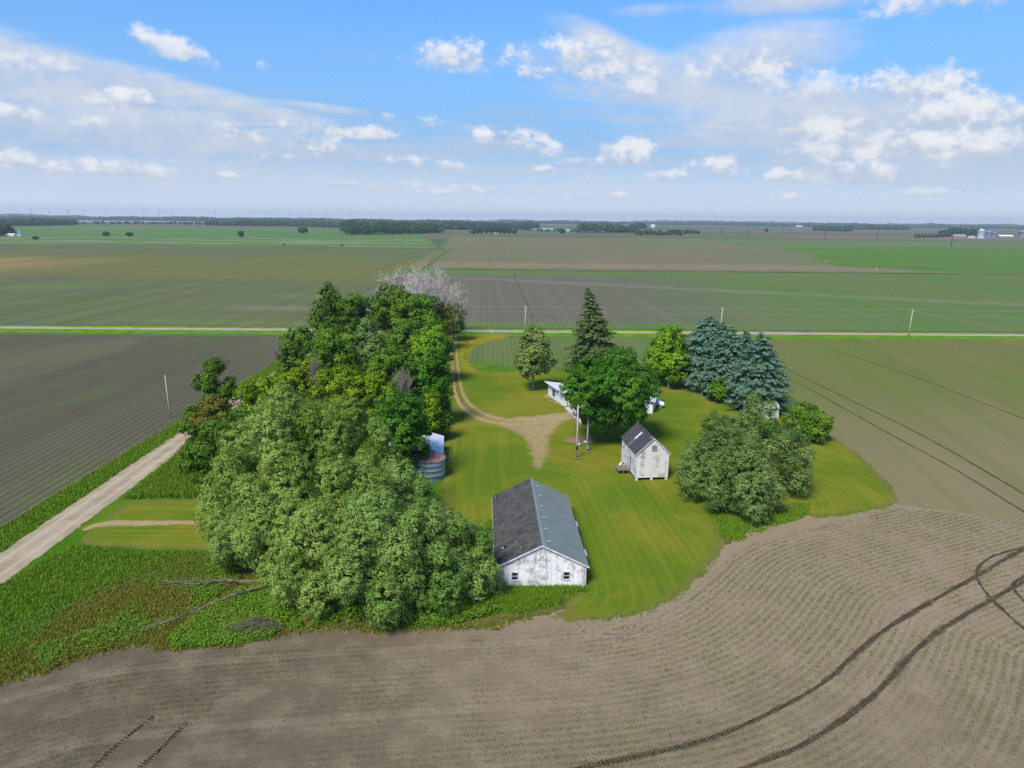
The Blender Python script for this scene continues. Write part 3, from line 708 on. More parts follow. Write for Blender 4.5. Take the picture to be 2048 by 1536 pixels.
def broadleaf(name, base, h, w, leaf, seed, kind='round', lsz=None, dens=1.0, bark=None, lean=(0, 0), low=.12, nl=None, z0=0.0, vase=0.0, cone=0.0):
    """tree > trunk, crown. kinds: round, willow, tall, sparse, bush"""
    r = np.random.default_rng(seed); root = empty(name, (base[0], base[1], z0)); D = math.hypot(base[0], base[1])
    L = lsz or max(.26, D * .0033); cr = Crown(seed + 1); tr = MB(); bark = bark or BARK
    trunk_r = max(.12, h * .022) * (1.25 if kind == 'willow' else 1)
    lx, ly = lean[0] + r.normal() * .02, lean[1] + r.normal() * .02; lobes = []
    if kind == 'willow':
        n = nl or int(13 + w * .5)
        for i in range(n):
            f = ((i + .5) / n) ** .85; a = i * 2.39996 + r.uniform(-.35, .35); zc = h * (.10 + .74 * f)
            prof = math.sqrt(max(.02, 1 - (max(0, f - .12) / .93) ** 2)); k = (r.uniform(.56, .96) if f < .9 else .3) * (1 - vase * max(0, 1 - f / .45))
            R = w * r.uniform(.125, .20) * (1.12 - .3 * f); rz = R * r.uniform(1.1, 1.65)
            lobes.append(((prof * k * w * .5 * math.cos(a) - .02 * h * f, prof * k * w * .5 * math.sin(a), min(zc + r.uniform(-.05, .05) * h, h - rz * .8)), (R, R, rz)))
        for f, q in ((.3, .25), (.55, .21), (.72, .12)): lobes.append(((0, 0, h * f), (w * q, w * q, h * .15)))
    elif kind in ('round', 'sparse'):
        n = nl or int(16 + w * 1.15); cz = h * (low + (1 - low) * .52); hz = h * (1 - low) * .5
        for i in range(n):
            zz = 1 - 2 * (i + .5) / n; a = i * 2.39996 + r.uniform(-.4, .4); q = math.sqrt(1 - zz * zz); k = r.uniform(.52, .82)
            R = w * r.uniform(.105, .185) * (1 if zz > -.5 else .8)
            lobes.append(((q * math.cos(a) * w * .5 * k, q * math.sin(a) * w * .5 * k, cz + zz * hz * k), (R, R, R * r.uniform(.7, .95))))
        lobes.append(((0, 0, cz), (w * .25, w * .25, hz * .5)))
    elif kind == 'tall':
        n = nl or int(14 + h * .9)
        for i in range(n):
            f = (i + .5) / n; z = h * (low + (1 - low) * (.12 + .8 * f)); a = i * 2.39996 + r.uniform(-.5, .5)
            prof = (math.sin(PI * min(1, .18 + .78 * f)) ** .7) * (1 - cone) + cone * (min(1, .75 + f) * (1 - f) ** .6 + .12); rr = w * .5 * prof * r.uniform(.35, .66); R = w * r.uniform(.125, .21) * (.65 + .5 * prof)
            lobes.append(((rr * math.cos(a), rr * math.sin(a), z), (R, R, R * r.uniform(.8, 1.25))))
    elif kind == 'bush':
        n = nl or int(12 + w)
        for i in range(n):
            a = i * 2.39996; f = (i + .5) / n; rr = w * .5 * math.sqrt(f) * .7; z = h * (.3 + .42 * (1 - f) + r.uniform(-.06, .1)); R = w * r.uniform(.11, .19)
            lobes.append(((rr * math.cos(a), rr * math.sin(a), z), (R, R, min(R, h - z) * r.uniform(.8, 1))))
        lobes.append(((0, 0, h * .42), (w * .34, w * .34, h * .38)))
    for i, (c, rad) in enumerate(lobes):
        c = np.array(c); c[0] += lx * c[2]; c[1] += ly * c[2]; lobes[i] = (c, np.array(rad, float))
    lobes = [(c, q) for i, (c, q) in enumerate(lobes) if r.random() > .10 or i == len(lobes) - 1]      # a few gaps
    spacing = max(.68, L * 2.45); clump = spacing * .74
    if kind == 'willow': spacing = max(.54, L * 2.0); clump = spacing * .8
    if kind == 'sparse': per = int(15 * dens)
    else: per = int((17 if kind == 'willow' else 30) * dens)
    for i, (c, rad) in enumerate(lobes):
        def keep(P, i=i):
            ok = np.ones(len(P), bool)
            for j, (c2, r2) in enumerate(lobes):
                if j != i: ok &= (((P - c2) / r2) ** 2).sum(1) > (.8 if kind == 'willow' else .6)
            return ok & (P[:, 2] > .15)
        cr.lobe(c, rad, spacing, clump, per, -1.2 if kind in ('willow', 'bush') else -.75, keep, r.uniform(-.30, .32))
    # trunk and limbs
    fork = h * (.12 if kind in ('willow', 'bush') else max(low, .16))
    p0 = np.array([0, 0, -.25]); p1 = np.array([lx * fork, ly * fork, fork]); p2 = np.array([lx * h * .6, ly * h * .6, h * .62])
    if kind == 'bush':
        for k in range(5): limb(tr, r, (r.normal() * .2, r.normal() * .2, -.1), lobes[k % len(lobes)][0], .09, .03, 5)
    else:
        tr.tube([p0, p0 * .2 + np.array([0, 0, .3]), p1, p1 * .5 + p2 * .5 + r.normal(size=3) * .015 * h, p2], [trunk_r * 1.35, trunk_r * 1.05, trunk_r * .85, trunk_r * .6, trunk_r * .2], 9)
        for c, rad in (lobes if len(lobes) < 16 else lobes[::2]):
            st = p1 + (p2 - p1) * np.clip((c[2] / h - .25) * 1.1, 0, .85)
            pts = limb(tr, r, st, c + np.array([0, 0, rad[2] * .3]), trunk_r * .42, trunk_r * .09, 6)
            if kind in ('sparse', 'willow') or dens < .8:
                for q in range(3): limb(tr, r, pts[2 + q % 2], c + rdir(r, 1)[0] * rad * .95, trunk_r * .13, .02, 4, n=4)
    tr.build('trunk', bark, root, True)
    wl = kind == 'willow'
    cr.build('crown', LEAF[leaf], L * (1.25 if wl else 1), L * (.40 if wl else .62), root, (-.6, -.1, .75) if wl else None, 1.5 if wl else 0)
    return root

def conifer(name, base, h, w, leaf, seed, style='spruce', low=.03):
    r = np.random.default_rng(seed); root = empty(name, (base[0], base[1], 0)); D = math.hypot(base[0], base[1])
    L = max(.3, D * .0030); tr = MB(); tr.tube([(0, 0, -.3), (0, 0, h * .4), (0, 0, h * .97)], [h * .021 + .06, h * .014, .03], 8)
    C = []; N = []; T = []; TD = []
    pw = r.uniform(1.7, 2.5); bx, by = r.normal(size=2) * .02 * h
    nt_ = int(h * (1.35 if style == 'spruce' else 1.15))
    for i in range(nt_):
        f = i / (nt_ - 1); z = h * (low + (1 - low) * f ** .95 * .985)
        if style == 'spruce': R = w * .5 * min(1, .80 + f * .8) * (1 - f ** pw) ** .66 * (.86 + .14 * math.sin(i * 1.9) + r.uniform(-.1, .1)) + .3
        elif style == 'fir': R = w * .5 * (1 - f) ** .78 * r.uniform(.62, 1.15) + .4
        else: R = w * .5 * min(1, .62 + f * 2.2) * (1 - f) ** .62 * r.uniform(.66, 1.12) + .35
        nb = max(4, int(2 * PI * R / (1.05 if style == 'spruce' else .95)))
        for b in range(nb):
            a = 2 * PI * (b + r.random() * .8) / nb + i * .7; rl = R * r.uniform(.45 if style == 'fir' else .62, 1.2 if style == 'fir' else 1.12)
            if style == 'fir': rl *= 1.0 + .22 * max(0, math.cos(a - PI)) * (1 - f)           # blown to one side
            d = np.array([math.cos(a), math.sin(a), 0]); droop = {'spruce': -.16, 'fir': -.10, 'cedar': .35}[style]
            zz = z + r.uniform(-.25, .25)
            ax = np.array([(-.19 * h * max(0, f - .35) ** 1.4) if style == 'fir' else bx * f, by * f, 0])
            if r.random() < (.16 if style == 'fir' else .07): continue
            tip = ax + np.array([0, 0, zz]) + d * rl + np.array([0, 0, droop * rl])
            if r.random() < (.55 if style == 'cedar' else .35): limb(tr, r, ax + np.array([0, 0, zz]), tip, .05, .012, 4, n=3)
            k = int((34 if style == 'spruce' else 28) * max(.5, rl / 2)); u = r.random(k) ** .55
            P = ax + np.array([0, 0, zz]) + d * rl * u[:, None] + np.array([0, 0, 1]) * (droop * rl * u ** 1.3)[:, None]
            wd = .42 * (1.25 - u)[:, None] * (.7 + rl * .16); off = r.normal(size=(k, 3)) * wd * np.array([1, 1, .55]); P = P + off
            up = .45 if style == 'spruce' else .2
            P[:, 2] += np.where(u > .72, up * .35, 0)
            C.append(P); N.append(unit(off) * .6 + d * .45 + np.array([0, 0, .55]) + r.normal(size=(k, 3)) * .35)
            ct = r.uniform(0, .3); T.append(np.clip(ct + r.random(k) * .3 + (u > .74) * .4, 0, 1)); TD.append(np.tile(d + np.array([0, 0, .25]), (k, 1)))
    C = np.vstack(C); N = np.vstack(N); T = np.concatenate(T); TD = np.vstack(TD)
    V, F = leaves(r, C, N, L * 1.15, L * .5, TD, 1.1)
    tr.build('trunk', BARK_PALE if style == 'cedar' else BARK, root, True)
    link('crown', mesh_np('crown', V, F, {'tint': np.repeat(T, 4)}), LEAF[leaf], root)
    return root

def dead_tree(name, base, h, w, seed, bark, levels=5, twig=.05, spread=.55, trunk=.5, parent=None):
    r = np.random.default_rng(seed); root = empty(name, (base[0], base[1], 0)); big = MB(); segs = []
    def grow(p, d, L, rad, lv):
        q = p + d * L; mid = (p + q) / 2 + r.normal(size=3) * L * .07
        if rad > .085: big.tube([p, mid, q], [rad, rad * .85, rad * .66], 6, False)
        else: segs.append((p, mid, rad)); segs.append((mid, q, rad * .8))
        if lv == 0: return
        for _ in range(3 if lv > 1 else 4):
            nd = unit(d + r.normal(size=3) * spread + np.array([0, 0, .12])); nd[2] = max(nd[2], -.25)
            grow(mid + (q - mid) * r.uniform(.2, 1), unit(nd), L * r.uniform(.6, .82), max(rad * .56, twig), lv - 1)
    n = 9
    big.tube([(0, 0, -.3), (0, 0, h * .12), (.02 * w, 0, h * .25)], [trunk * 1.3, trunk, trunk * .85], 10)
    for i in range(n):
        a = 2 * PI * i / n + r.uniform(-.3, .3); s = w * .5 * r.uniform(.45, 1) / h
        grow(np.array([.02 * w, 0, h * r.uniform(.18, .25)]), unit(np.array([math.cos(a) * s * 1.9, math.sin(a) * s * 1.9, 1.0])), h * .27, trunk * .55, levels)
    V = []; F = []; k = 0
    for p, q, rad in segs:
        d = q - p; a = unit(np.cross(d, [.3, .2, .9])[None])[0] * rad; b = unit(np.cross(d, a)[None])[0] * rad
        for o in (a, -.5 * a + .87 * b, -.5 * a - .87 * b): V += [p + o, q + o * .8]
        F += [(k, k + 2, k + 3, k + 1), (k + 2, k + 4, k + 5, k + 3), (k + 4, k, k + 1, k + 5)]; k += 6
    V = np.array(V)
    zs = h / max(1e-3, V[:, 2].max()); hw = np.percentile(np.hypot(V[:, 0], V[:, 1]), 97); xs = (w * .5) / hw
    V *= np.array([xs, xs, zs]); big.v = [(x * xs, y * xs, z * zs) for x, y, z in big.v]
    big.build('trunk', bark, root); link('branches', mesh_np('branches', V, np.array(F)), bark, root)
    return root

# ---- the farmyard trees: (name, label, category, kind, leaf, base px, top py, width px, options)
TREES = [
 ('willow_tree', 'big sage green willow at the upper left of the front willow clump', 'willow', 'willow', 'willow', (518, 1112), 862, 206, {}),
 ('willow_tree', 'leafy willow filling the left middle of the front clump behind the low broad one', 'willow', 'willow', 'willow', (578, 1150), 880, 190, {}),
 ('willow_tree', 'tallest pale willow whose crown tops the front willow clump', 'willow', 'willow', 'willow', (592, 1075), 778, 250, {}),
 ('willow_tree', 'tall narrow willow of the front clump nearest the dark tree by the grain bin', 'willow', 'willow', 'willow', (708, 1065), 800, 190, {}),
 ('willow_tree', 'rounded willow in the centre of the front willow clump', 'willow', 'willow', 'willow', (690, 1150), 905, 230, {}),
 ('willow_tree', 'low broad willow at the front of the clump just above the brush pile', 'willow', 'willow', 'willow', (645, 1208), 1010, 195, {}),
 ('willow_tree', 'front willow touching the field edge with a pale log at its foot', 'willow', 'willow', 'mint', (770, 1222), 990, 215, {}),
 ('willow_tree', 'minty green willow right of the leaning log, second from the long barn', 'willow', 'willow', 'mint', (872, 1200), 1000, 185, {}),
 ('willow_tree', 'small minty willow pressed against the left wall of the long barn', 'willow', 'willow', 'mint', (938, 1192), 1042, 125, {}),
 ('willow_tree', 'low drooping willow at the left foot of the clump above the fallen limb', 'willow', 'willow', 'mint', (500, 1140), 1015, 132, {}),
 ('willow_tree', 'willow on the right shoulder of the clump facing the round grain bin', 'willow', 'willow', 'mint', (805, 1120), 915, 165, {}),
 ('broadleaf_tree', 'dense dark green tree hanging over the rusty topped grain bin', 'tree', 'round', 'maple', (812, 962), 768, 128, {'low': .05}),
 ('broadleaf_tree', 'narrow yellow green tree behind the metal roofed shed', 'tree', 'tall', 'yellow', (864, 885), 776, 52, {}),
 ('broadleaf_tree', 'tall dark green columnar tree at the driveway edge of the windbreak', 'tree', 'tall', 'maple', (872, 850), 690, 88, {'low': .02}),
 ('broadleaf_tree', 'bright lime green tree by the driveway below the wispy roadside tree', 'tree', 'round', 'bright', (866, 765), 640, 92, {'low': .1}),
 ('bush', 'dark green bush at the driveway edge just behind the metal roofed shed', 'bush', 'bush', 'dark', (889, 880), 800, 40, {}),
 ('broadleaf_tree', 'wide mid green tree in the heart of the windbreak beside a bare grey limb', 'tree', 'round', 'mid', (785, 850), 686, 135, {'low': .08}),
 ('broadleaf_tree', 'greyish green pointed tree in the middle of the windbreak', 'tree', 'tall', 'sage', (750, 775), 632, 78, {'low': .08}),
 ('broadleaf_tree', 'rounded fresh green tree in the middle left of the windbreak', 'tree', 'round', 'mid', (670, 800), 655, 108, {'low': .08}),
 ('broadleaf_tree', 'dark green tree at the left edge of the windbreak where it meets the verge', 'tree', 'round', 'dark', (600, 785), 648, 90, {'low': .06}),
 ('bush', 'yellow green bush on the verge at the left edge of the windbreak', 'bush', 'bush', 'yellow', (580, 780), 695, 55, {}),
 ('broadleaf_tree', 'tall open dark tree at the left end of the back row near the road', 'tree', 'tall', 'dark', (662, 708), 563, 80, {'low': .12, 'dens': .75}),
 ('broadleaf_tree', 'broad dark green tree second from the left in the back row', 'tree', 'round', 'dark', (720, 714), 577, 98, {'low': .08}),
 ('broadleaf_tree', 'dark flat topped tree just in front of the bare white tree', 'tree', 'round', 'dark', (788, 698), 560, 92, {'low': .1}),
 ('broadleaf_tree', 'brighter green tree right of the flat topped dark one in the back row', 'tree', 'round', 'mid', (834, 708), 574, 108, {'low': .08}),
 ('broadleaf_tree', 'thin brownish tree with sparse leaves below the bare white tree', 'tree', 'sparse', 'olive', (876, 700), 596, 66, {'low': .1}),
 ('broadleaf_tree', 'wispy grey green tree beside the far road at the head of the driveway', 'tree', 'sparse', 'grey', (908, 682), 603, 58, {'low': .06}),
 ('broadleaf_tree', 'dark tree filling the shady right side of the back row behind the lime green tree', 'tree', 'round', 'dark', (815, 745), 640, 100, {'low': .03}),
 ('broadleaf_tree', 'yellow green tree in the middle left of the windbreak, left of the bare forked branch', 'tree', 'round', 'yellow', (612, 850), 712, 100, {'low': .05}),
 ('broadleaf_tree', 'wide yellow green tree right behind the tallest willow', 'tree', 'round', 'yellow', (690, 868), 718, 128, {'low': .05}),
 ('broadleaf_tree', 'small yellow green tree between the tallest willow and the dark tree at the grain bin', 'tree', 'round', 'yellow', (757, 870), 738, 88, {'low': .05}),
 ('broadleaf_tree', 'bright yellow green tree behind the arched dead branch on the left', 'tree', 'round', 'yellow', (538, 872), 738, 120, {'low': .05}),
 ('broadleaf_tree', 'lopsided dark green tree standing up above the ploughed field at the left end', 'tree', 'tall', 'dark', (442, 862), 706, 84, {'low': .1, 'lean': (-.02, 0)}),
 ('bush', 'olive brown bush below the lopsided dark tree', 'bush', 'bush', 'olive', (430, 880), 774, 86, {}),
 ('bush', 'small dark bush nearest the grey roadside pole', 'bush', 'bush', 'dark', (384, 868), 800, 38, {}),
 ('broadleaf_tree', 'large dark green tree at the bend of the gravel lane', 'tree', 'round', 'dark', (432, 968), 822, 142, {'low': .0}),
 ('bush', 'dark round bush under the arched dead branch', 'bush', 'bush', 'dark', (492, 890), 792, 66, {}),
 ('bush', 'mid green shrub filling the gap left of the tallest willow', 'bush', 'bush', 'mid', (520, 960), 830, 80, {}),
 ('maple_tree', 'large rich green rounded maple standing in front of the white house', 'maple', 'round', 'maple', (1211, 884), 700, 216, {'low': .1, 'nl': 34}),
 ('broadleaf_tree', 'airy yellow green tree with a pale trunk left of the blue spruces', 'tree', 'tall', 'bright', (1337, 776), 648, 90, {'low': .12, 'bark': BARK_PALE}),
 ('broadleaf_tree', 'darker small tree tucked behind the airy yellow green tree', 'tree', 'tall', 'mid', (1312, 765), 676, 44, {'low': .05}),
 ('cedar_tree', 'lone dull green cedar with a bare pale trunk left of the white house', 'cedar', 'tall', 'cedar', (1066, 779), 657, 86, {'low': .30, 'dens': 1.0, 'bark': BARK_PALE, 'cone': 1.0, 'nl': 44}),
 ('bush', 'dark olive bush growing at the foot of the blue spruces', 'bush', 'bush', 'mid', (1440, 806), 745, 58, {}),
 ('bush', 'round dense deep green bush at the edge of the right field', 'bush', 'bush', 'mid', (1613, 880), 792, 94, {'nl': 24}),
 ('willow_tree', 'grey green willow on the left of the right hand willow clump', 'willow', 'willow', 'sage', (1446, 1002), 832, 182, {'vase': .55, }),
 ('willow_tree', 'tallest willow of the right hand clump, rising in front of the little white outbuilding', 'willow', 'willow', 'sage', (1490, 985), 772, 104, {'vase': .55, }),
 ('willow_tree', 'thin willow with brown bare branches on the right of the right hand clump', 'willow', 'willow', 'sage', (1565, 985), 835, 122, {'vase': .55, 'dens': .62}),
 ('willow_tree', 'low dark green willow at the front foot of the right hand clump', 'willow', 'willow', 'sage', (1484, 1028), 880, 150, {'vase': .35}),
]
for k, (nm, lab, cat, kind, leaf, b, ty, w, op) in enumerate(TREES):
    base = G2(*b); s = mpp(base); h = height_at(base, b[0], ty) * (1.06 if nm == 'willow_tree' else .985); wm = w * s
    grp = 'willows of the front clump' if nm == 'willow_tree' and b[0] < 1000 else 'willows of the right hand clump' if nm == 'willow_tree' else None
    # crowns are built round the trunk; the trunk stands a crown's half depth behind the front leaves
    tag(broadleaf(nm, base, h, wm, leaf, 100 + k * 3, kind, **op), lab, cat, grp)
CONIF = [
 ('fir_tree', 'tall ragged dark conifer leaning in the wind behind the maple', 'conifer', 'fir', 'fir', (1187, 742), 576, 112, .03),
 ('spruce_tree', 'blue spruce at the far left end of the spruce row, the tallest', 'spruce', 'spruce', 'spruce', (1408, 778), 629, 116, .0),
 ('spruce_tree', 'second blue spruce from the left in the spruce row', 'spruce', 'spruce', 'spruce', (1434, 788), 645, 106, .0),
 ('spruce_tree', 'third blue spruce in the row, in the middle behind the olive bush', 'spruce', 'spruce', 'spruce', (1456, 798), 653, 108, .0),
 ('spruce_tree', 'slim blue spruce tucked behind the big one at the right end of the row', 'spruce', 'spruce', 'spruce', (1484, 800), 662, 92, .0),
 ('spruce_tree', 'broad blue spruce at the right end of the row just behind the small outbuilding', 'spruce', 'spruce', 'spruce', (1514, 822), 667, 128, .0),
]
for k, (nm, lab, cat, style, leaf, b, ty, w, low) in enumerate(CONIF):
    base = G2(*b); s = mpp(base)
    tag(conifer(nm, base, height_at(base, b[0], ty), w * s, leaf, 500 + k, style, low), lab, cat, 'blue spruces in a row' if nm == 'spruce_tree' else None)
b = G2(838, 672); tag(dead_tree('dead_tree', b, height_at(b, 838, 528), 172 * mpp(b), 41, BARK_DEAD, 5, .042, .62, .55), 'big leafless tree with a wide crown of whitish bare branches beside the far road', 'dead tree')
for k, (px, ty, w, lab) in enumerate((((806, 868), 728, 60, 'bare grey forked limb sticking out of the wide mid green tree'), ((636, 860), 690, 34, 'bare forked branch pointing up out of the yellow green trees'))):
    b = G2(*px); tag(dead_tree('dead_tree', b, height_at(b, px[0], ty), w * mpp(b), 50 + k, BARK_PALE, 3, .03, .4, .2), lab, 'dead tree')
# dead branches on and above the ground
def branch(name, pts, r0, r1, lab, m=BARK_PALE, twigs=0, seed=0, tw=1.2, fan=.5):
    r = np.random.default_rng(seed); mb = MB(); P = smooth_line(pts, 2); n = len(P)
    mb.tube(P, list(np.linspace(r0, r1, n)), 7)
    for q in range(twigs):
        i = r.integers(n // 3, n - 1); d = unit((P[i + 1] - P[i])[None])[0]; e = P[i] + unit((d + r.normal(size=3) * np.array([fan, fan, .18]))[None])[0] * tw * r.uniform(.4, 1.4)
        e[2] = max(e[2], .06); limb(mb, r, P[i], e, r1 * 1.1 + .008, .008, 4, n=4)
    tag(mb.build(name, m, None, True), lab, 'branch')
def g3(px, py, z): return G(px, py, z)
branch('fallen_branch', [g3(575, 1150, 1.2), g3(525, 1172, .9), g3(488, 1182, .75), g3(440, 1200, .6), g3(390, 1222, .5), g3(340, 1242, .42), g3(305, 1252, .3)], .13, .03, 'long pale fallen limb lying in the grass left of the willow clump', BARK_LIMB, 34, 1, 2.6, .3)
branch('fallen_branch', [g3(560, 1158, 1.0), g3(500, 1163, .9), g3(450, 1160, .7), g3(400, 1168, .55), g3(350, 1165, .4)], .1, .02, 'tangle of brown dead twigs lying behind the long fallen limb', BARK_LIMB, 60, 2, 2.4, .5)
branch('fallen_branch', [g3(790, 1212, 1.2), g3(803, 1228, .5), g3(818, 1248, .08)], .13, .08, 'short pale log leaning at the front foot of the willow clump', BARK_PALE, 0, 3)
branch('fallen_branch', [g3(935, 1200, .3), g3(965, 1194, .25), g3(990, 1192, .2), g3(1012, 1193, .1)], .1, .03, 'pale branch lying on the grass below the left end of the long barn', BARK_PALE, 8, 4, .8)
branch('fallen_branch', [g3(1040, 1200, .1), g3(1046, 1210, .15), g3(1052, 1222, .08)], .06, .03, 'small broken branch on the grass in front of the barn door', BARK_PALE, 6, 5, .6)
branch('fallen_branch', [g3(1515, 1028, .5), g3(1550, 1018, .45), g3(1590, 1012, .3)], .08, .02, 'thin pale branch sticking out of the right willow clump onto the lawn', BARK_PALE, 8, 6, 1.0)
branch('arched_branch', [g3(497, 905, 3), g3(494, 795, 6.5), g3(505, 783, 7.2), g3(520, 776, 7.4), g3(533, 777, 7.0)], .2, .07, 'arched bare brown branch over the dark round bush', BARK, 5, 7, 1.0)
# brush pile
r = np.random.default_rng(9); mb = MB(); c = np.array([*G2(512, 1262), 0])
for q in range(200):
    a = r.uniform(0, 2 * PI); rad = r.random() ** .5; s = c + np.array([math.cos(a) * 2.4 * rad + .5, math.sin(a) * 1.3 * rad + .3, 1.35 * (1 - rad ** 1.5) + .08])
    d = np.array([-.9 + r.normal() * .45, -.55 + r.normal() * .4, r.uniform(-.4, .15)]); e = s + d * r.uniform(.8, 2.0); e[2] = max(.04, e[2])
    limb(mb, r, s, e, .028, .01, 4, n=4)
tag(mb.build('brush_pile', mat('brush', bark_fn((.11, .10, .055), (.20, .165, .10))), None), 'heap of cut brown brush at the edge of the field', 'brush pile')

# ---- grass blades, weeds and seedlings (uncountable)
def tufts(name, P, h, wdt, per, m, seed, lab, lean=.35, z=.03):
    r = np.random.default_rng(seed); n = len(P) * per; B = np.repeat(np.column_stack([P, np.full(len(P), z)]), per, 0) + r.normal(size=(n, 3)) * np.array([.12, .12, 0])
    a = r.uniform(0, 2 * PI, n); t = np.column_stack([np.cos(a), np.sin(a), np.zeros(n)]); H = h * r.uniform(.5, 1.3, n)
    top = B + np.column_stack([r.normal(size=n) * lean * H, r.normal(size=n) * lean * H, H]); w = wdt * r.uniform(.6, 1.3, n)[:, None]
    V = np.stack([B - t * w, B + t * w, top + t * w * .25, top - t * w * .25], 1).reshape(-1, 3)
    o = link(name, mesh_np(name, V, np.arange(4 * n).reshape(-1, 4), {'tint': np.repeat(np.clip(np.repeat(r.uniform(0, .6, len(P)), per) + r.random(n) * .4, 0, 1), 4)}), m)
    tag(o, lab, None, None, 'stuff'); return o
def scatter(poly, n, seed, thr=None, sc=.2):
    poly = np.asarray(poly); r = np.random.default_rng(seed); x0, y0 = poly.min(0); x1, y1 = poly.max(0)
    P = r.uniform((x0, y0), (x1, y1), (n, 2)); P = P[inside(P, poly)]
    if thr is not None: P = P[noise2(P[:, 0] * sc, P[:, 1] * sc, seed) + r.normal(size=len(P)) * .12 > thr]
    return P
strip = mat('lawn_strip', m_lawn)
lane_w = [(-66.6, 55), (-66.4, 139), (-66.5, 200), (-62.6, 200), (-62.9, 139), (-61.9, 80), (-61.3, 55)]
tufts('tall_grass', scatter(lane_w, 14000, 21), .38, .06, 4, LEAF['grass'], 22, 'bright tall grass on the verge between lane and ploughed field')
tufts('tall_grass', scatter(W([(250, 1000), (385, 885), (440, 930), (470, 1000), (330, 996)]), 12000, 23), .75, .06, 4, LEAF['grass'], 24, 'deep green tall grass between the lane and the big dark tree')
tufts('tall_grass', scatter(W([(0, 1172), (150, 1092), (300, 1104), (420, 1105), (480, 1160), (400, 1185), (250, 1165), (150, 1210), (60, 1290), (0, 1330), (-250, 1440), (-250, 1320)]), 26000, 25), .34, .055, 4, LEAF['grass'], 26, 'long green grass in the corner below the mown strip')
tufts('dry_grass', scatter(W([(420, 1110), (480, 1180), (350, 1300), (290, 1285), (180, 1308), (60, 1345), (-150, 1410), (-150, 1370), (60, 1280), (160, 1200), (260, 1150), (330, 1120)]), 26000, 27), .28, .055, 4, LEAF['dry'], 28, 'olive and tan dry grass in the lower left corner')
tufts('tall_grass', scatter(W([(990, 1178), (1172, 1177), (1172, 1184), (1125, 1190), (1120, 1212), (1040, 1228), (940, 1222), (930, 1195)]), 9000, 29, .3, .3), .42, .05, 4, LEAF['grass'], 30, 'tall bright grass along the front wall of the long barn')
tufts('tall_grass', scatter(W([(1415, 1025), (1500, 1030), (1580, 1010), (1625, 1000), (1610, 1035), (1530, 1062), (1475, 1085), (1448, 1076)]), 9000, 31, .42, .35), .36, .05, 4, LEAF['grass'], 32, 'uneven taller grass around the foot of the right willow clump')
tufts('tall_grass', scatter(W([(965, 1060), (986, 1040), (986, 1110), (972, 1110), (940, 1075)]), 3000, 33), .5, .05, 4, LEAF['grass'], 34, 'uncut grass along the left wall of the long barn')
edge = densify(LAWN, .35); e2 = np.repeat(edge, 3, 0) + np.random.default_rng(5).normal(size=(len(edge) * 3, 2)) * .28
e2 = e2[noise2(e2[:, 0] * .3, e2[:, 1] * .3, 3) > .45]
tufts('edge_grass', e2, .22, .05, 4, LEAF['grass'], 35, 'uneven fringe of longer grass along the lawn edge')
edge = densify(ROUGH, .3); edge = edge[(edge[:, 1] < 75) & (edge[:, 0] < 2)]; e2 = np.repeat(edge, 4, 0) + np.random.default_rng(6).normal(size=(len(edge) * 4, 2)) * .35
tufts('edge_grass', e2, .3, .06, 4, LEAF['dry'], 36, 'ragged yellowish fringe of grass where the foreground field begins')
def weeds(name, P, h, L, per, leafm, seed, lab):
    r = np.random.default_rng(seed); n = len(P) * per; hh = np.repeat(h * r.uniform(.4, 1.25, len(P)), per)
    C = np.repeat(np.column_stack([P, np.zeros(len(P))]), per, 0); u = r.random(n) ** .6
    C = C + np.column_stack([r.normal(size=(n, 2)) * .2, hh * u]); N = r.normal(size=(n, 3)) * .5 + np.array([0, 0, .9])
    V, F = leaves(r, C, N, L, L * .6); tint = np.clip(np.repeat(r.uniform(0, .6, len(P)), per) + u * .35, 0, 1)
    tag(link(name, mesh_np(name, V, F, {'tint': np.repeat(tint, 4)}), LEAF[leafm]), lab, None, None, 'stuff')
weeds('weeds', scatter(W([(350, 1296), (460, 1291), (545, 1274), (560, 1235), (585, 1170), (480, 1180), (400, 1230), (345, 1275)]), 3800, 41), .5, .22, 20, 'weed', 42, 'leafy bright green weeds between the fallen limb and the field')
weeds('weeds', scatter(W([(545, 1262), (640, 1254), (760, 1258), (900, 1250), (1000, 1225), (960, 1195), (700, 1215), (560, 1225)]), 3600, 43, .3), .7, .24, 20, 'weed', 44, 'weeds growing under the front edge of the willow clump')
weeds('weeds', scatter(W([(60, 1300), (200, 1260), (300, 1190), (430, 1110), (480, 1160), (350, 1250), (200, 1300), (90, 1335)]), 3600, 45, .55, .35), .5, .2, 16, 'weed', 46, 'scattered leafy weeds among the dry grass')
weeds('weeds', scatter(W([(90, 1350), (170, 1312), (290, 1283), (300, 1270), (180, 1295), (100, 1325)]), 700, 47, .4, .5), .4, .2, 16, 'olive', 48, 'yellowish weeds along the lower left field edge')
weeds('undergrowth', scatter([tuple(G2(*q)) for q in ((390, 960), (430, 1000), (600, 1100), (820, 1060), (830, 990), (880, 880), (893, 720), (880, 690), (640, 705), (560, 760))], 9000, 49), 1.3, .45, 12, 'dark', 50, 'dark undergrowth on the ground beneath the windbreak trees')
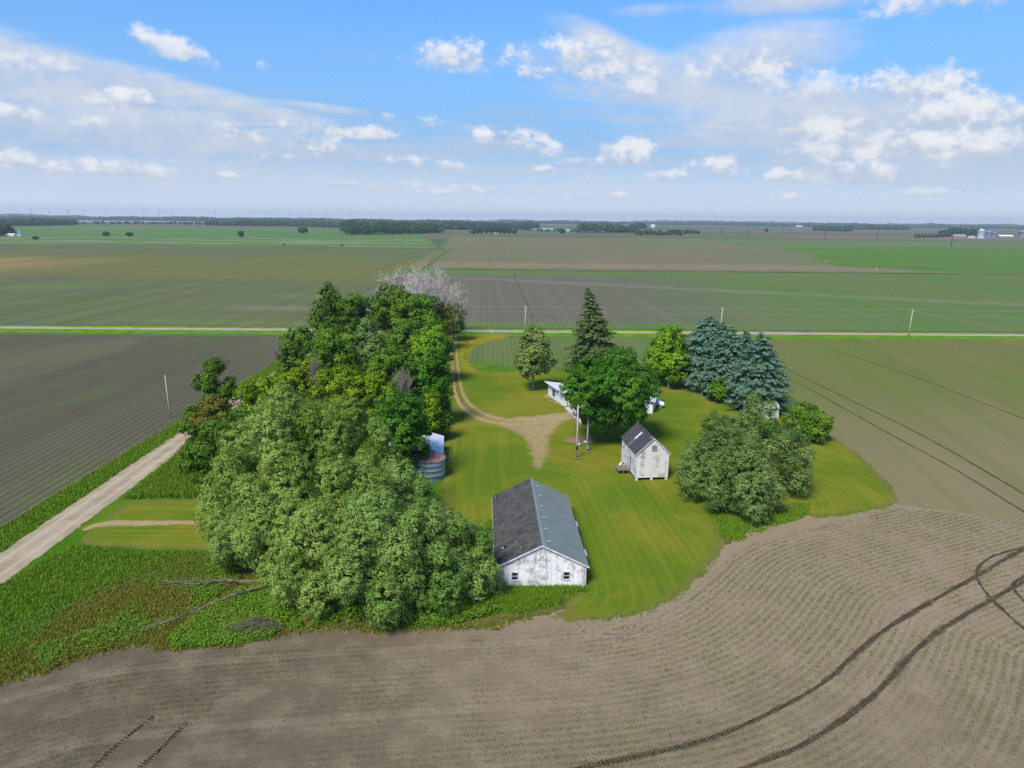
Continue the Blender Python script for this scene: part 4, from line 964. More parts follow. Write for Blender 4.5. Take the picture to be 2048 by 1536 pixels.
# seedlings of the foreground field, snapped to the curving rows
r = np.random.default_rng(61); P = r.uniform((-60, 30), (105, 112), (540000, 2))
poly = np.vstack([W([(-600, 1800), (-500, 1480)]), W(LOW[::-1]), W([(900, 1262), (1120, 1250), (1290, 1232), (1372, 1188), (1432, 1122), (1462, 1092), (1600, 1056), (1790, 1014), (1900, 1026), (2048, 1049), (2500, 1086), (3200, 1300), (2600, 1800)])])
P = P[inside(P, poly)]; d = rowdist(P); ok = d > .9; P = P[ok]; d = d[ok]
e = .05; gxd = (rowdist(P + [e, 0]) - d) / e; gyd = (rowdist(P + [0, e]) - d) / e; sh = d - np.round(d / .76) * .76
P = P - np.column_stack([gxd, gyd]) * (sh + r.normal(size=len(d)) * .11)[:, None]
den = noise2(P[:, 0] * .09, P[:, 1] * .09, 5) * .6 + noise2(P[:, 0] * .35, P[:, 1] * .35, 6) * .45 + np.clip((P[:, 0] - 5) / 60, 0, .25)
P = P[den + r.normal(size=len(P)) * .22 > .66]
tufts('crop_seedlings', P, .105, .018, 3, LEAF['crop'], 62, 'young crop seedlings in curving rows across the foreground field', .6, .015)

# ---- far woods, groves and lone trees
def far_wood(name, pts, depth, h, lab, seed, size=None, m='far', kind='stuff', dens=1.0):
    """a wood along a ground line: rows of ragged crowns made of leaf clumps"""
    r = np.random.default_rng(seed); L = densify([G2(*p) for p in pts], h * .42); C = []; N = []; T = []
    D = np.linalg.norm(L.mean(0)); sz = size or max(.9, D * .0011)
    rows = max(1, int(depth / (h * .7)))
    for row in range(rows):
        for p in L:
            if r.random() > dens: continue
            d = p / np.linalg.norm(p); q = p + d * (row + r.random()) * depth / rows + r.normal(size=2) * h * .12
            hh = h * r.uniform(.42, 1.15) * (.8 + .45 * vnoise(np.array([(p[0] + p[1] * .4) / (h * 5)]), seed)[0] + .1); w = min(hh, h) * r.uniform(.34, .55); k = int(34 * min(4, (h / sz / 6) ** 1.0) + 20)
            u = rdir(r, k); u[:, 2] = np.where(u[:, 2] < -.7, -u[:, 2], u[:, 2]); rad = r.uniform(.7, 1.08, (k, 1))
            P = np.array([q[0], q[1], hh * .52]) + u * rad * np.array([w, w, hh * .48]); P[:, 2] = np.maximum(P[:, 2], sz * .3)
            C.append(P); N.append(u + r.normal(size=u.shape) * .4); T.append(np.clip(r.uniform(0, .7) + r.random(k) * .3, 0, 1))
    C = np.vstack(C); N = np.vstack(N); T = np.concatenate(T); V, F = leaves(r, C, N, sz * 1.5, sz * 1.3)
    o = link(name, mesh_np(name, V, F, {'tint': np.repeat(T, 4)}), LEAF[m]); tag(o, lab, None, None, kind); return o
far_wood('woods', [(693, 470.5), (760, 469.5), (830, 468), (880, 466)], 260, 29, 'dense dark wood standing alone in the fields left of centre', 700)
far_wood('woods', [(-120, 453), (40, 452), (150, 450.5)], 200, 22, 'dark wood at the far left edge', 701)
far_wood('treeline', [(152, 448), (300, 448.5), (415, 449.5)], 20, 17, 'broken line of trees in front of the left lake', 702, dens=.55)
far_wood('woods', [(414, 451), (500, 452), (600, 453), (690, 456)], 160, 21, 'dark treeline left of the big lone wood', 703)
far_wood('woods', [(-200, 438), (300, 441), (700, 447), (1000, 451.5)], 500, 26, 'long hazy wooded ridge behind the left lake', 704, dens=.6)
far_wood('woods', [(880, 459), (960, 460), (1075, 455)], 300, 24, 'wooded rise behind the farm grove left of the lake', 705)
far_wood('woods', [(1162, 464), (1225, 466), (1268, 465)], 220, 27, 'dark wooded point on the right shore of the lake', 706)
far_wood('woods', [(1262, 458), (1290, 457)], 120, 24, 'small wood behind the lake point', 707)
far_wood('treeline', [(1272, 471), (1320, 471), (1362, 471.5)], 30, 17, 'scrubby thicket in the fields right of the lake', 708)
far_wood('treeline', [(1366, 468.5), (1398, 468.5)], 25, 18, 'short thicket right of the scrubby one beyond the lake', 709)
far_wood('treeline', [(1030, 460.5), (1160, 465.5)], 12, 12, 'low broken bushes along the near shore of the lake', 710, dens=.4)
far_wood('woods', [(1628, 462), (1700, 463.5)], 60, 21, 'dark grove behind the transmission poles on the right', 711)
far_wood('woods', [(1700, 459), (1815, 460)], 250, 24, 'wood between the pole line and the right hand farm', 712)
far_wood('woods', [(1385, 450), (1540, 453), (1760, 455), (2200, 460)], 500, 26, 'long hazy wooded ridge on the right horizon', 713, dens=.5)
far_wood('woods', [(1000, 447), (1260, 449), (1400, 451)], 400, 24, 'hazy wooded ridge beyond the lake', 714, dens=.5)
far_wood('woods', [(1880, 474), (1915, 473), (1960, 474.5)], 110, 22, 'trees sheltering the far farm on the right', 715)
def far_tree(name, px, py, ty, w, lab, seed, grp=None, m='far', spire=False):
    base = G2(px, py); s = mpp(base); h = max(3, height_at(base, px, ty)); W_ = max(2.5, w * s); r = np.random.default_rng(seed)
    root = empty(name, (base[0], base[1], 0)); n = 420; u = rdir(r, n); k = r.uniform(.55, 1.05, (n, 1)) * (1 + .25 * np.sin(u[:, :1] * 5 + seed) * np.cos(u[:, 1:2] * 4 + seed))
    if spire: z = r.random(n) ** 1.3; rad = W_ * .5 * (1 - z) * k[:, 0]; a = r.uniform(0, 2 * PI, n); P = np.column_stack([rad * np.cos(a), rad * np.sin(a), h * (.05 + .93 * z)])
    else: P = u * k * np.array([W_ * .47, W_ * .47, h * .4]) + np.array([0, 0, h * .56])
    P[:, 2] = np.clip(P[:, 2], .3, h); V, F = leaves(r, P, u + r.normal(size=u.shape) * .4, W_ * .17, W_ * .14)
    MB().tube([(0, 0, -.3), (0, 0, h * .3), (0, 0, h * .6)], [W_ * .035 + .15, W_ * .03 + .1, .08], 6).build('trunk', BARK, root)
    link('crown', mesh_np('crown', V, F, {'tint': np.repeat(r.random(n) * .7, 4)}), LEAF[m], root)
    return tag(root, lab, 'tree', grp)
LONE = [(482, 475.5, 461, 13, 'lone round tree on a visible trunk in the left meadow'), (213, 473, 463, 14, 'left one of two small round trees in the left meadow'), (259, 473.5, 464, 14, 'right one of two small round trees in the left meadow'),
        (606, 467.5, 453.5, 21, 'big rounded lone tree left of the large wood'), (72, 480, 472, 12, 'pale shrubby tree by the far left farmstead'), (568, 491, 487, 5, 'tiny bush on the grass bank between left fields'), (684, 493, 489.5, 5, 'tiny bush on the grass bank below the large wood'),
        (1533, 464.5, 456.5, 9, 'lone tree among the transmission poles on the right'), (1124, 468, 457, 14, 'single pointed tree on the near lake shore'), (8, 472, 449, 34, 'large dark tree beside the far left farmhouse'), (-6, 473, 452, 30, 'tree at the very left edge by the far left farmhouse')]
for k, (x, y, ty, w, lab) in enumerate(LONE): far_tree('tree', x, y, ty, w, lab, 800 + k)
GROVE = [(946, 464, 10, 7), (954, 457, 8, 9), (962, 454, 9, 14), (973, 452, 10, 13), (984, 452, 9, 12), (993, 454, 9, 11), (1001, 453, 10, 12), (1010, 455, 9, 9), (1018, 453, 11, 13), (1029, 459, 10, 11)]
gl = ['first small tree at the left end of the far farm grove', 'second tree from the left in the far farm grove', 'third tree from the left in the far farm grove', 'fourth tree from the left in the far farm grove', 'fifth tree from the left in the far farm grove, left of the white speck',
      'sixth tree from the left in the far farm grove, right of the white speck', 'seventh tree from the left in the far farm grove', 'third tree from the right in the far farm grove', 'tall tree second from the right in the far farm grove', 'round small tree at the right end of the far farm grove']
for k, (x, ty, w, _) in enumerate(GROVE): far_tree('tree', x, 468.2, min(ty, 460), w + 3, gl[k], 830 + k, 'trees of the far farm grove')
for k in range(8): far_tree('spruce_tree', 1831 + k * 6.2, 475.2, 465.2 + (k % 3) * .7, 6.2, ['first', 'second', 'third', 'fourth', 'fifth', 'sixth', 'seventh', 'eighth'][k] + ' small dark spruce from the left in the far right windbreak', 850 + k, 'spruces of the far right windbreak', spire=True)
# ================================================================== BUILDINGS AND THINGS
def solid(a, b, h, th): pass
def peel(vert=True, amt=.5, tone=(.74, .735, .745), wood=(.20, .175, .165), pitch=.61, seed=0.0, line=.5):
    def f(T):
        p = T.vm('ADD', T.obj(), (seed, seed * .7, 0)); x, y, z = T.xyz(T.obj())
        s = (1.6, 1.6, .13) if vert else (.14, .14, 1)
        n1 = T.noise(T.scl(p, s), 8.5, 6, .75); n2 = T.noise(p, .85, 4, .6); n3 = T.noise(T.scl(p, s), 30.0, 4, .8); n4 = T.noise(p, 3.0, 5, .75)
        k = T.m('ADD', T.m('ADD', T.m('MULTIPLY', n1, .62), T.m('MULTIPLY', n2, .8)), T.m('ADD', T.m('MULTIPLY', n3, .32), T.m('MULTIPLY', n4, .22)))
        pe = T.step(k, 1.13 - amt * .36, 1.28 - amt * .36)
        along = T.m('ADD', x, y) if vert else z
        w = T.m('ABSOLUTE', T.m('SUBTRACT', T.m('FRACT', T.m('DIVIDE', along, pitch)), .5))
        ln = T.step(w, .5 - .035, .5 - .008) if vert else T.step(w, .5 - .16, .5 - .03)
        bid = node(T.nt, 'ShaderNodeTexWhiteNoise', {'W': T.m('FLOOR', T.m('DIVIDE', along, pitch))}, noise_dimensions='1D').outputs['Value']
        tone2 = T.mix(T.m('MULTIPLY', bid, .5), tone, tuple(c * .86 for c in tone))
        col = T.mix(T.m('MULTIPLY', pe, .86), tone2, T.mix(n3, wood, tuple(c * 1.7 for c in wood)))
        col = T.mix(T.m('MULTIPLY', ln, line), col, (.16, .14, .14))
        low = T.m('MULTIPLY', T.step(z, .55, .05), T.step(n4, .4, .7)); col = T.mix(T.m('MULTIPLY', low, .5), col, (.22, .21, .13))
        return col, T.bump(T.m('SUBTRACT', T.m('MULTIPLY', ln, -1), T.m('MULTIPLY', pe, .4)), .6, .03)
    return f
WALL_BARN = mat('peeling_paint_boards', peel(True, .50, (.86, .82, .785), (.26, .23, .21)), .8, .2)
WALL_SHED = mat('peeling_paint_clapboard', peel(False, .38, (.86, .82, .79), (.26, .215, .20), .165, 3.1, .85), .8, .2)
WALL_SHED_S = mat('peeling_paint_clapboard_worn', peel(False, .44, (.76, .73, .73), (.19, .15, .145), .165, 5.7, .55), .8, .2)
WHITE = mat('white_paint', lambda T: (T.mix(T.step(T.noise(T.obj(), 2.2, 5, .7), .5, .75), (.78, .78, .79), (.58, .57, .56)), T.bump(T.noise(T.obj(), 12, 3), .1, .01)), .6, .3)
TRIM = mat('weathered_trim', lambda T: wob(T, (.72, .71, .72), (.45, .42, .41), 3, 5, T.obj()), .8, .2)
DARKGLASS = mat('window_glass', lambda T: wob(T, (.012, .014, .016), (.035, .04, .045), 1.5, 3, T.obj()), .12, .6)
GREYWOOD = mat('grey_wood', lambda T: (T.mix(T.noise(T.scl(T.obj(), (1, 8, 8)), 2.5, 5, .7), (.11, .09, .075), (.27, .23, .20)), T.bump(T.noise(T.scl(T.obj(), (1, 10, 10)), 4, 4), .4, .02)), .95, .1)
def m_shingle(c1, c2, moss, pitch, ax, mamt=.5, sp=.3):
    def f(T):
        p = T.obj(); x, y, z = T.xyz(p); u = z if ax == 'z' else x
        n = T.noise(p, .9, 5, .65); c = T.noise(p, 9, 4, .75); q = T.voro(T.scl(p, (3.2, 3.2, 3.2)), 2.2, 'Color')
        col = T.mix(T.step(n, .35, .65), c1, c2)
        col = T.mix(.35, col, T.mix(1.0, col, q, 'MULTIPLY'))
        w = T.m('FRACT', T.m('DIVIDE', u, pitch)); ln = T.step(w, .22, .02)
        col = T.mix(T.m('MULTIPLY', ln, .6), col, tuple(k * .4 for k in c1))
        col = T.mix(T.m('MULTIPLY', T.step(T.m('ADD', c, T.m('MULTIPLY', n, .4)), .62, .82), mamt), col, moss)
        return col, T.bump(T.m('ADD', w, T.m('MULTIPLY', c, .6)), .5, .03)
    return f
ROOF_DARK = mat('old_dark_shingles', m_shingle((.052, .052, .056), (.085, .084, .085), (.135, .132, .095), .16, 'z', .6), .95, .1)
ROOF_BLUE = mat('blue_grey_roofing', lambda T: (T.mix(T.step(T.noise(T.obj(), .5, 5, .6), .35, .65), (.160, .188, .168), (.188, .218, .195)), T.bump(T.noise(T.obj(), 9, 4, .7), .25, .02)), .85, .2)
ROOF_SHED = mat('worn_asphalt_shingles', m_shingle((.080, .075, .080), (.135, .128, .135), (.035, .033, .035), .16, 'z', .8), .95, .1)
METAL = mat('pale_roof_metal', lambda T: (T.mix(T.step(T.noise(T.obj(), .8, 5, .6), .4, .7), (.66, .67, .72), (.50, .51, .56)), T.bump(T.m('SINE', T.m('MULTIPLY', T.xyz(T.obj())[1], 2 * PI / .23)), .35, .02)), .45, .5)
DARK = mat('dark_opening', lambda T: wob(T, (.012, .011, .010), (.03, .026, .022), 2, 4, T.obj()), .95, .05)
RUST = mat('rusty_metal', lambda T: (T.mix(T.step(T.noise(T.obj(), 1.6, 5, .7), .38, .64), (.27, .115, .08), (.40, .235, .19)), T.bump(T.noise(T.obj(), 8, 4), .3, .02)), .8, .25)

def window(parent, x, z, w, h, y=-.0, face='y', split=.5, fm=None, glass=None, sgn=-1):
    """window > window_frame (muntin), sill; lies on the wall plane y (or x) and stands a little proud of it"""
    def bx(mb, a0, a1, d0, d1, z0, z1):
        d0, d1 = sorted((y + sgn * d0, y + sgn * d1))
        mb.box(a0, a1, d0, d1, z0, z1) if face == 'y' else mb.box(d0, d1, a0, a1, z0, z1)
    p = MB(); bx(p, x - w / 2, x + w / 2, .004, .02, z, z + h); pane = p.build('window', glass or DARKGLASS, parent)
    f = MB(); t = .07
    bx(f, x - w / 2 - t, x - w / 2, .006, .06, z - t, z + h + t); bx(f, x + w / 2, x + w / 2 + t, .006, .06, z - t, z + h + t)
    bx(f, x - w / 2, x + w / 2, .006, .055, z + h, z + h + t); bx(f, x - w / 2, x + w / 2, .024, .05, z + h * split - .03, z + h * split + .03)
    f.build('window_frame', fm or TRIM, pane)
    s = MB(); bx(s, x - w / 2 - .12, x + w / 2 + .12, .006, .11, z - t - .06, z - t); s.build('sill', fm or TRIM, pane)
    return pane
def gable_walls(parent, m, w, l, z0, ze, zr, t=.14):
    xm = w / 2
    for y0, y1 in ((0, t), (l - t, l)):
        mb = MB(); a = [(0, y0, z0), (w, y0, z0), (w, y0, ze), (xm, y0, zr), (0, y0, ze)]; b = [(x, y1, z) for x, _, z in a]
        mb.poly(a); mb.poly(b[::-1])
        for i in range(5): mb.poly([a[i], b[i], b[(i + 1) % 5], a[(i + 1) % 5]][::-1])
        mb.build('gable_wall', m, parent)
def side_wall(x0, x1, l, z0, ze, t=.14):
    return MB().box(x0, x1, t, l - t, z0, ze)
def slope(w, l, ze, zr, side, ov=.3, oy=.3, th=.1, lift=.02):
    """one roof slope of a gable roof as a thick slab; side -1 = towards x 0"""
    xm = w / 2; k = (zr - ze) / xm
    xa, za = xm, zr; xe, zee = (-ov, ze - k * ov) if side < 0 else (w + ov, ze - k * ov)
    mb = MB(); pts = [(xa, -oy), (xe, -oy), (xe, l + oy), (xa, l + oy)]; zz = [za, zee, zee, za]
    b = [(p[0], p[1], z + lift) for p, z in zip(pts, zz)]; t = [(p[0], p[1], z + lift + th) for p, z in zip(pts, zz)]
    if side > 0: b = [b[0], b[3], b[2], b[1]]; t = [t[0], t[3], t[2], t[1]]
    b = [b[i] for i in (0, 3, 2, 1)][::-1]; t = [t[i] for i in (0, 3, 2, 1)][::-1]
    return mb.hexa(b, t)

# ---- the long barn
A = G(993, 1176); Bp = G(1172, 1174); ang = math.atan2(*(Bp - A)[[1, 0]])
barn = empty('long_barn', (A[0], A[1], 0), ang); bw, bl, ze, zr = 10.0, 20.2, 2.62, 5.12
tag(barn, 'long low barn with peeling white gable, one dark and one blue grey roof slope', 'barn')
gable_walls(barn, WALL_BARN, bw, bl, -.1, ze, zr)
side_wall(0, .14, bl, -.1, ze).build('side_wall', WALL_BARN, barn); side_wall(bw - .14, bw, bl, -.1, ze).build('side_wall', WALL_BARN, barn)
rl = slope(bw, bl, ze, zr, -1, .25, .22).build('roof_slope', ROOF_DARK, barn); rl['label'] = 'dark old shingled roof slope'
rr = slope(bw, bl, ze, zr, 1, .25, .22).build('roof_slope', ROOF_BLUE, barn); rr['label'] = 'blue grey recovered roof slope'
k = (zr - ze) / (bw / 2); c = MB(); zt = zr + .125
c.hexa([(4.97, -.23, zt), (5.42, -.23, zt - k * .42), (5.42, bl + .23, zt - k * .42), (4.97, bl + .23, zt)], [(4.97, -.23, zt + .03), (5.42, -.23, zt - k * .42 + .03), (5.42, bl + .23, zt - k * .42 + .03), (4.97, bl + .23, zt + .03)])
c.build('ridge_cap', mat('ridge_metal', lambda T: wob(T, (.19, .23, .22), (.23, .27, .26), 2, 4, T.obj()), .6, .3), barn)
vent_m = mat('vent_metal', lambda T: wob(T, (.36, .40, .41), (.26, .30, .31), 4, 4, T.obj()), .6, .4)
for y in (1.5, 4.85, 8.15, 11.5, 14.9, 18.3):
    x = 5.85; z = zr + .125 - k * (x - 5); v = MB(); v.hexa([(x - .3, y - .24, z), (x + .22, y - .24, z - k * .5), (x + .22, y + .24, z - k * .5), (x - .3, y + .24, z)], [(x - .3, y - .24, z + .10), (x + .22, y - .24, z + .0), (x + .22, y + .24, z + .0), (x - .3, y + .24, z + .10)])
    vo = v.build('roof_vent', vent_m, barn); d = MB().box(x - .24, x + .16, y - .252, y - .243, z - .1, z + .055); d.build('vent_opening', DARK, vo)
for x0, x1, s in ((-.27, 5.0, 1), (5.0, 10.27, -1)):
    z0 = ze - k * .27 if s > 0 else zr; z1 = zr if s > 0 else ze - k * .27
    MB().hexa([(x0, -.245, z0 - .10), (x1, -.245, z1 - .10), (x1, -.222, z1 - .10), (x0, -.222, z0 - .10)], [(x0, -.245, z0 + .10), (x1, -.245, z1 + .10), (x1, -.222, z1 + .10), (x0, -.222, z0 + .10)]).build('fascia', TRIM, barn)
MB().box(-.275, -.252, -.2, bl + .2, ze - .22, ze - .04).build('gutter_board', WHITE, barn)
dm = mat('peeling_door', peel(True, .52, (.82, .80, .78), (.24, .21, .20), .30, 9.0, .25), .8, .2)
door = MB().box(4.36, 5.52, -.03, -.004, .02, 2.05).build('door', dm, barn)
fr = MB(); fr.box(4.28, 4.35, -.045, -.002, 0, 2.13); fr.box(5.53, 5.60, -.045, -.002, 0, 2.13); fr.box(4.35, 5.53, -.045, -.002, 2.06, 2.13); fr.build('door_frame', TRIM, door)
MB().box(5.38, 5.44, -.075, -.031, .95, 1.05).build('handle', DARK, door)
gd = MB().box(4.62, 5.38, -.028, -.004, 2.62, 3.32).build('loft_door', dm, barn); MB().box(4.55, 5.45, -.05, -.002, 3.33, 3.40).build('loft_door_frame', GREYWOOD, gd)
MB().box(4.78, 5.22, -.03, -.004, 3.55, 3.85).build('loft_vent', mat('faded_red_board', lambda T: wob(T, (.42, .25, .25), (.55, .46, .46), 5, 5, T.obj()), .9, .1), barn)
for x in (2.02, 7.78): window(barn, x, 1.02, .62, .84)
for y, x in ((4.6, 10.0), (12.6, 10.0)):
    f = MB(); f.hexa([(x + .01, y - .8, 2.05), (x + .62, y - .8, 1.9), (x + .62, y + .8, 1.9), (x + .01, y + .8, 2.05)], [(x + .01, y - .8, 2.09), (x + .62, y - .8, 1.94), (x + .62, y + .8, 1.94), (x + .01, y + .8, 2.09)]); f.build('awning_shutter', WHITE, barn)
for x, y, s in ((1.0, 3.4, .3), (2.5, 3.3, .16), (2.9, 1.6, .17), (1.1, 10.0, .12), (1.6, 17.0, .16), (.35, 19.3, .2), (3.2, 14.5, .1)):
    z = ze + k * x + .127; rr_ = np.random.default_rng(int(x * 100)); pts = [(x + s * rr_.uniform(.5, 1.2) * math.cos(a), y + 1.2 * s * rr_.uniform(.5, 1.2) * math.sin(a)) for a in np.linspace(0, 2 * PI, 9)[:-1]]
    MB().poly([(px, py, ze + k * px + .128) for px, py in pts]).build('roof_hole', DARK, barn)
    MB().poly([(px - s * .8, py + s * .3, ze + k * (px - s * .8) + .132) for px, py in [(x + .45 * (q - x), y + .5 * (w_ - y)) for q, w_ in pts]]).build('torn_edge', TRIM, barn)

# ---- the tall shed on piers
S0 = G(1271, 962); sa = math.radians(6.6)
shed = empty('granary_shed', (S0[0], S0[1], 0), sa); sw, sl, sz, se, sr = 5.2, 8.7, .5, 4.55, 7.0
tag(shed, 'tall narrow white clapboard shed raised on piers with a worn dark roof', 'shed')
gable_walls(shed, WALL_SHED, sw, sl, sz, se, sr)
o = side_wall(0, .14, sl, sz, se).build('side_wall', WALL_SHED_S, shed); o['label'] = 'badly peeling side wall with the door'; side_wall(sw - .14, sw, sl, sz, se).build('side_wall', WALL_SHED_S, shed)
MB().box(.1, sw - .1, .1, sl - .1, sz + .001, sz + .12).build('floor', GREYWOOD, shed)
slope(sw, sl, se, sr, -1, .22, .2, .09).build('roof_slope', ROOF_SHED, shed); slope(sw, sl, se, sr, 1, .22, .2, .09).build('roof_slope', ROOF_SHED, shed)
ks = (sr - se) / (sw / 2)
for s in (1, -1):
    x0, x1 = (-.24, 2.6) if s > 0 else (2.6, sw + .24); z0 = se - ks * .24 if s > 0 else sr; z1 = sr if s > 0 else se - ks * .24
    MB().hexa([(x0, -.225, z0 - .1), (x1, -.225, z1 - .1), (x1, -.202, z1 - .1), (x0, -.202, z0 - .1)], [(x0, -.225, z0 + .09), (x1, -.225, z1 + .09), (x1, -.202, z1 + .09), (x0, -.202, z0 + .09)]).build('fascia', TRIM, shed)
def on_slope(pts, lift, m, name, par):
    MB().poly([(x, y, se + ks * x + .11 + lift) for x, y in pts]).build(name, m, par)
p = [(.95, 4.15), (2.05, 4.15), (2.05, 4.75), (.95, 4.75)]
MB().hexa([(x, y, se + ks * x + .113) for x, y in (p[0], p[1], p[2], p[3])], [(x, y, se + ks * x + .15) for x, y in (p[0], p[1], p[2], p[3])]).build('metal_patch', mat('bright_metal_sheet', lambda T: wob(T, (.62, .68, .74), (.52, .58, .65), 2, 3, T.obj()), .4, .5), shed)
stain = mat('rain_washed_shingles', m_shingle((.20, .195, .20), (.26, .25, .25), (.10, .095, .10), .16, 'z', .5), .95, .1)
on_slope([(-.2, 4.2), (.94, 4.15), (.94, 4.75), (-.2, 4.6)], .006, stain, 'pale_streak', shed)
tar = mat('bare_roof_felt', lambda T: wob(T, (.025, .024, .026), (.05, .048, .05), 4, 4, T.obj()), .95, .1)
r = np.random.default_rng(3)
for x, y, a, b_ in ((2.45, 6.6, .12, .75), (2.3, 5.6, .1, .35), (2.42, 3.0, .14, .7), (2.0, 2.2, .16, .3), (2.35, 1.6, .2, .4), (1.7, 1.5, .08, .12), (1.3, 1.1, .07, .1), (1.9, .9, .1, .12)):
    on_slope([(min(2.58, x + a * r.uniform(.6, 1.2) * math.cos(t)), y + b_ * r.uniform(.6, 1.2) * math.sin(t)) for t in np.linspace(0, 2 * PI, 10)[:-1]], .005, tar, 'missing_shingles', shed)
on_slope([(2.28, .42), (2.5, .4), (2.52, .78), (2.3, .8)], .009, mat('tan_patch', lambda T: wob(T, (.33, .30, .22), (.26, .23, .17), 3, 3, T.obj()), .9, .1), 'roof_patch', shed)
window(shed, 2.75, 5.05, .55, .68, glass=mat('boarded_pane', lambda T: wob(T, (.16, .15, .15), (.30, .28, .28), 6, 4, T.obj()), .7, .2), fm=GREYWOOD)
MB().box(-.06, -.004, 3.25, 4.55, sz + .02, 2.85).build('door', mat('worn_plank_door', peel(True, .50, (.62, .58, .58), (.20, .15, .14), .22, 2.0, .5), .85, .15), shed)
MB().box(-.075, -.003, 3.10, 3.24, sz, 3.0).build('door_rail', mat('dark_rail', lambda T: wob(T, (.07, .05, .045), (.12, .09, .08), 3, 3, T.obj()), .9, .1), shed)
for x in (.02, sw / 2 - .2, sw - .4):
    for y in (.02, sl * .5, sl - .45): MB().box(x, x + .36, y, y + .4, -.1, sz - .003).build('pier', TRIM, shed)
MB().box(-.02, .1, -.02, .1, sz, se - .03).build('corner_board', TRIM, shed); MB().box(sw - .1, sw + .02, -.02, .1, sz, se - .03).build('corner_board', TRIM, shed)
MB().box(.42, sw - .42, .9, 1.0, -.1, sz - .004).build('underfloor_shade', DARK, shed)  # near-black panel standing in for the shade beneath the raised floor
# loading platform
pl = empty('loading_platform', (S0[0], S0[1], 0), sa); tag(pl, 'low grey wooden loading platform at the side door of the tall shed', 'platform')
t = MB()
for i in range(9): t.box(-2.15, -.12, 3.0 + i * .215, 3.0 + i * .215 + .2, .86 + (i % 3) * .004, .93 + (i % 3) * .004)
t.build('deck', GREYWOOD, pl)
for x, y in ((-2.1, 3.02), (-.3, 3.02), (-2.1, 4.75), (-.3, 4.75), (-1.2, 3.02)): MB().box(x, x + .12, y, y + .12, -.05, .855).build('leg', GREYWOOD, pl)
MB().box(-2.15, -.12, 2.955, 2.995, .68, .86).build('rim_board', GREYWOOD, pl)
for i, (a, b_) in enumerate((((-1.6, 5.15, .25), (-.7, 6.1, .95)), ((-.7, 6.15, .5), (-.25, 5.0, .95)))):
    q = MB(); d = np.array(b_) - np.array(a); n_ = unit(np.cross(d, [0, 0, 1.])[None])[0] * .12
    a = np.array(a); b_ = np.array(b_); up_ = np.array([0, 0, .04]); q.hexa([a - n_, b_ - n_, b_ + n_, a + n_][::-1], [a - n_ + up_, b_ - n_ + up_, b_ + n_ + up_, a + n_ + up_][::-1])
    o = q.build('loose_board', WHITE, None); o.location = (S0[0], S0[1], 0); o.rotation_euler = (0, 0, sa)
    tag(o, ['pale loose board lying behind the loading platform', 'pale loose board leaning between platform and tall shed'][i], 'board')

# ---- the white house behind the maple
hu = np.array([.954, -.30]); ha = math.atan2(hu[1], hu[0]); H0 = (11.2, 151.4)
house = empty('white_house', (H0[0], H0[1], 0), ha); tag(house, 'low white ranch house with a shallow white roof behind the maple', 'house')
siding = mat('white_siding', peel(False, .02, (.78, .775, .78), (.5, .48, .46), .2, 1.3, .25), .7, .25)
hw, hl = 19.6, 9.8
bh = MB(); bh.box(0, hw, 0, .2, -.1, 2.75); bh.box(0, hw, hl - .2, hl, -.1, 2.75); bh.box(0, .2, .2, hl - .2, -.1, 2.75); bh.box(hw - .2, hw, .2, hl - .2, -.1, 2.75); bh.build('wall', siding, house)
rf_m = mat('white_roof', lambda T: (T.mix(T.step(T.noise(T.obj(), .6, 5), .45, .7), (.70, .71, .74), (.56, .56, .58)), T.bump(T.noise(T.obj(), 3, 3), .1, .02)), .5, .4)
for s in (0, 1):
    y0, y1 = (-.6, hl / 2) if s == 0 else (hl / 2, hl + .6); z0, z1 = (2.72, 3.5) if s == 0 else (3.5, 2.72)
    MB().hexa([(-.9, y0, z0), (hw + .5, y0, z0), (hw + .5, y1, z1), (-.9, y1, z1)], [(-.9, y0, z0 + .14), (hw + .5, y0, z0 + .14), (hw + .5, y1, z1 + .14), (-.9, y1, z1 + .14)]).build('roof_slope', rf_m, house)
for x, sg in ((.0, 1), (hw, -1)):
    q = MB(); xx = (x, x + .2 * sg) if sg > 0 else (x - .2, x)
    q.hexa([(xx[0], .2, 2.752), (xx[1], .2, 2.752), (xx[1], hl - .2, 2.752), (xx[0], hl - .2, 2.752)], [(xx[0], hl / 2 - .02, 3.47), (xx[1], hl / 2 - .02, 3.47), (xx[1], hl / 2 + .02, 3.47), (xx[0], hl / 2 + .02, 3.47)]); q.build('gable_wall', siding, house)
wf = mat('violet_grey_frame', lambda T: wob(T, (.30, .30, .42), (.38, .38, .48), 3, 3, T.obj()), .6, .3)
# west wing, turned against the long wing
wa = math.atan2(.284, .958) - ha
def wing(mb, name, m):
    o = mb.build(name, m, house); o.location = (.25, -.45, 0); o.rotation_euler = (0, 0, wa); return o
o = wing(MB().box(.2, 4.4, 0, .2, -.1, 2.3).box(0, .2, 0, 9.7, -.1, 3.08).box(4.2, 4.4, .2, 9.7, -.1, 2.3).box(.2, 4.2, 9.5, 9.7, -.1, 2.3).hexa([(.2, .003, 2.303), (4.2, .003, 2.303), (4.2, .197, 2.303), (.2, .197, 2.303)], [(.2, .003, 3.06), (4.2, .003, 2.36), (4.2, .197, 2.36), (.2, .197, 3.06)]), 'wing_wall', siding)
window(o, 6.2, .9, 1.7, 1.4, 0.0, 'x', fm=wf)
wing(MB().hexa([(-.9, -.7, 3.30), (4.9, -.7, 2.30), (4.9, 10.3, 2.30), (-.9, 10.3, 3.30)], [(-.9, -.7, 3.5), (4.9, -.7, 2.5), (4.9, 10.3, 2.5), (-.9, 10.3, 3.5)]), 'wing_roof', rf_m)
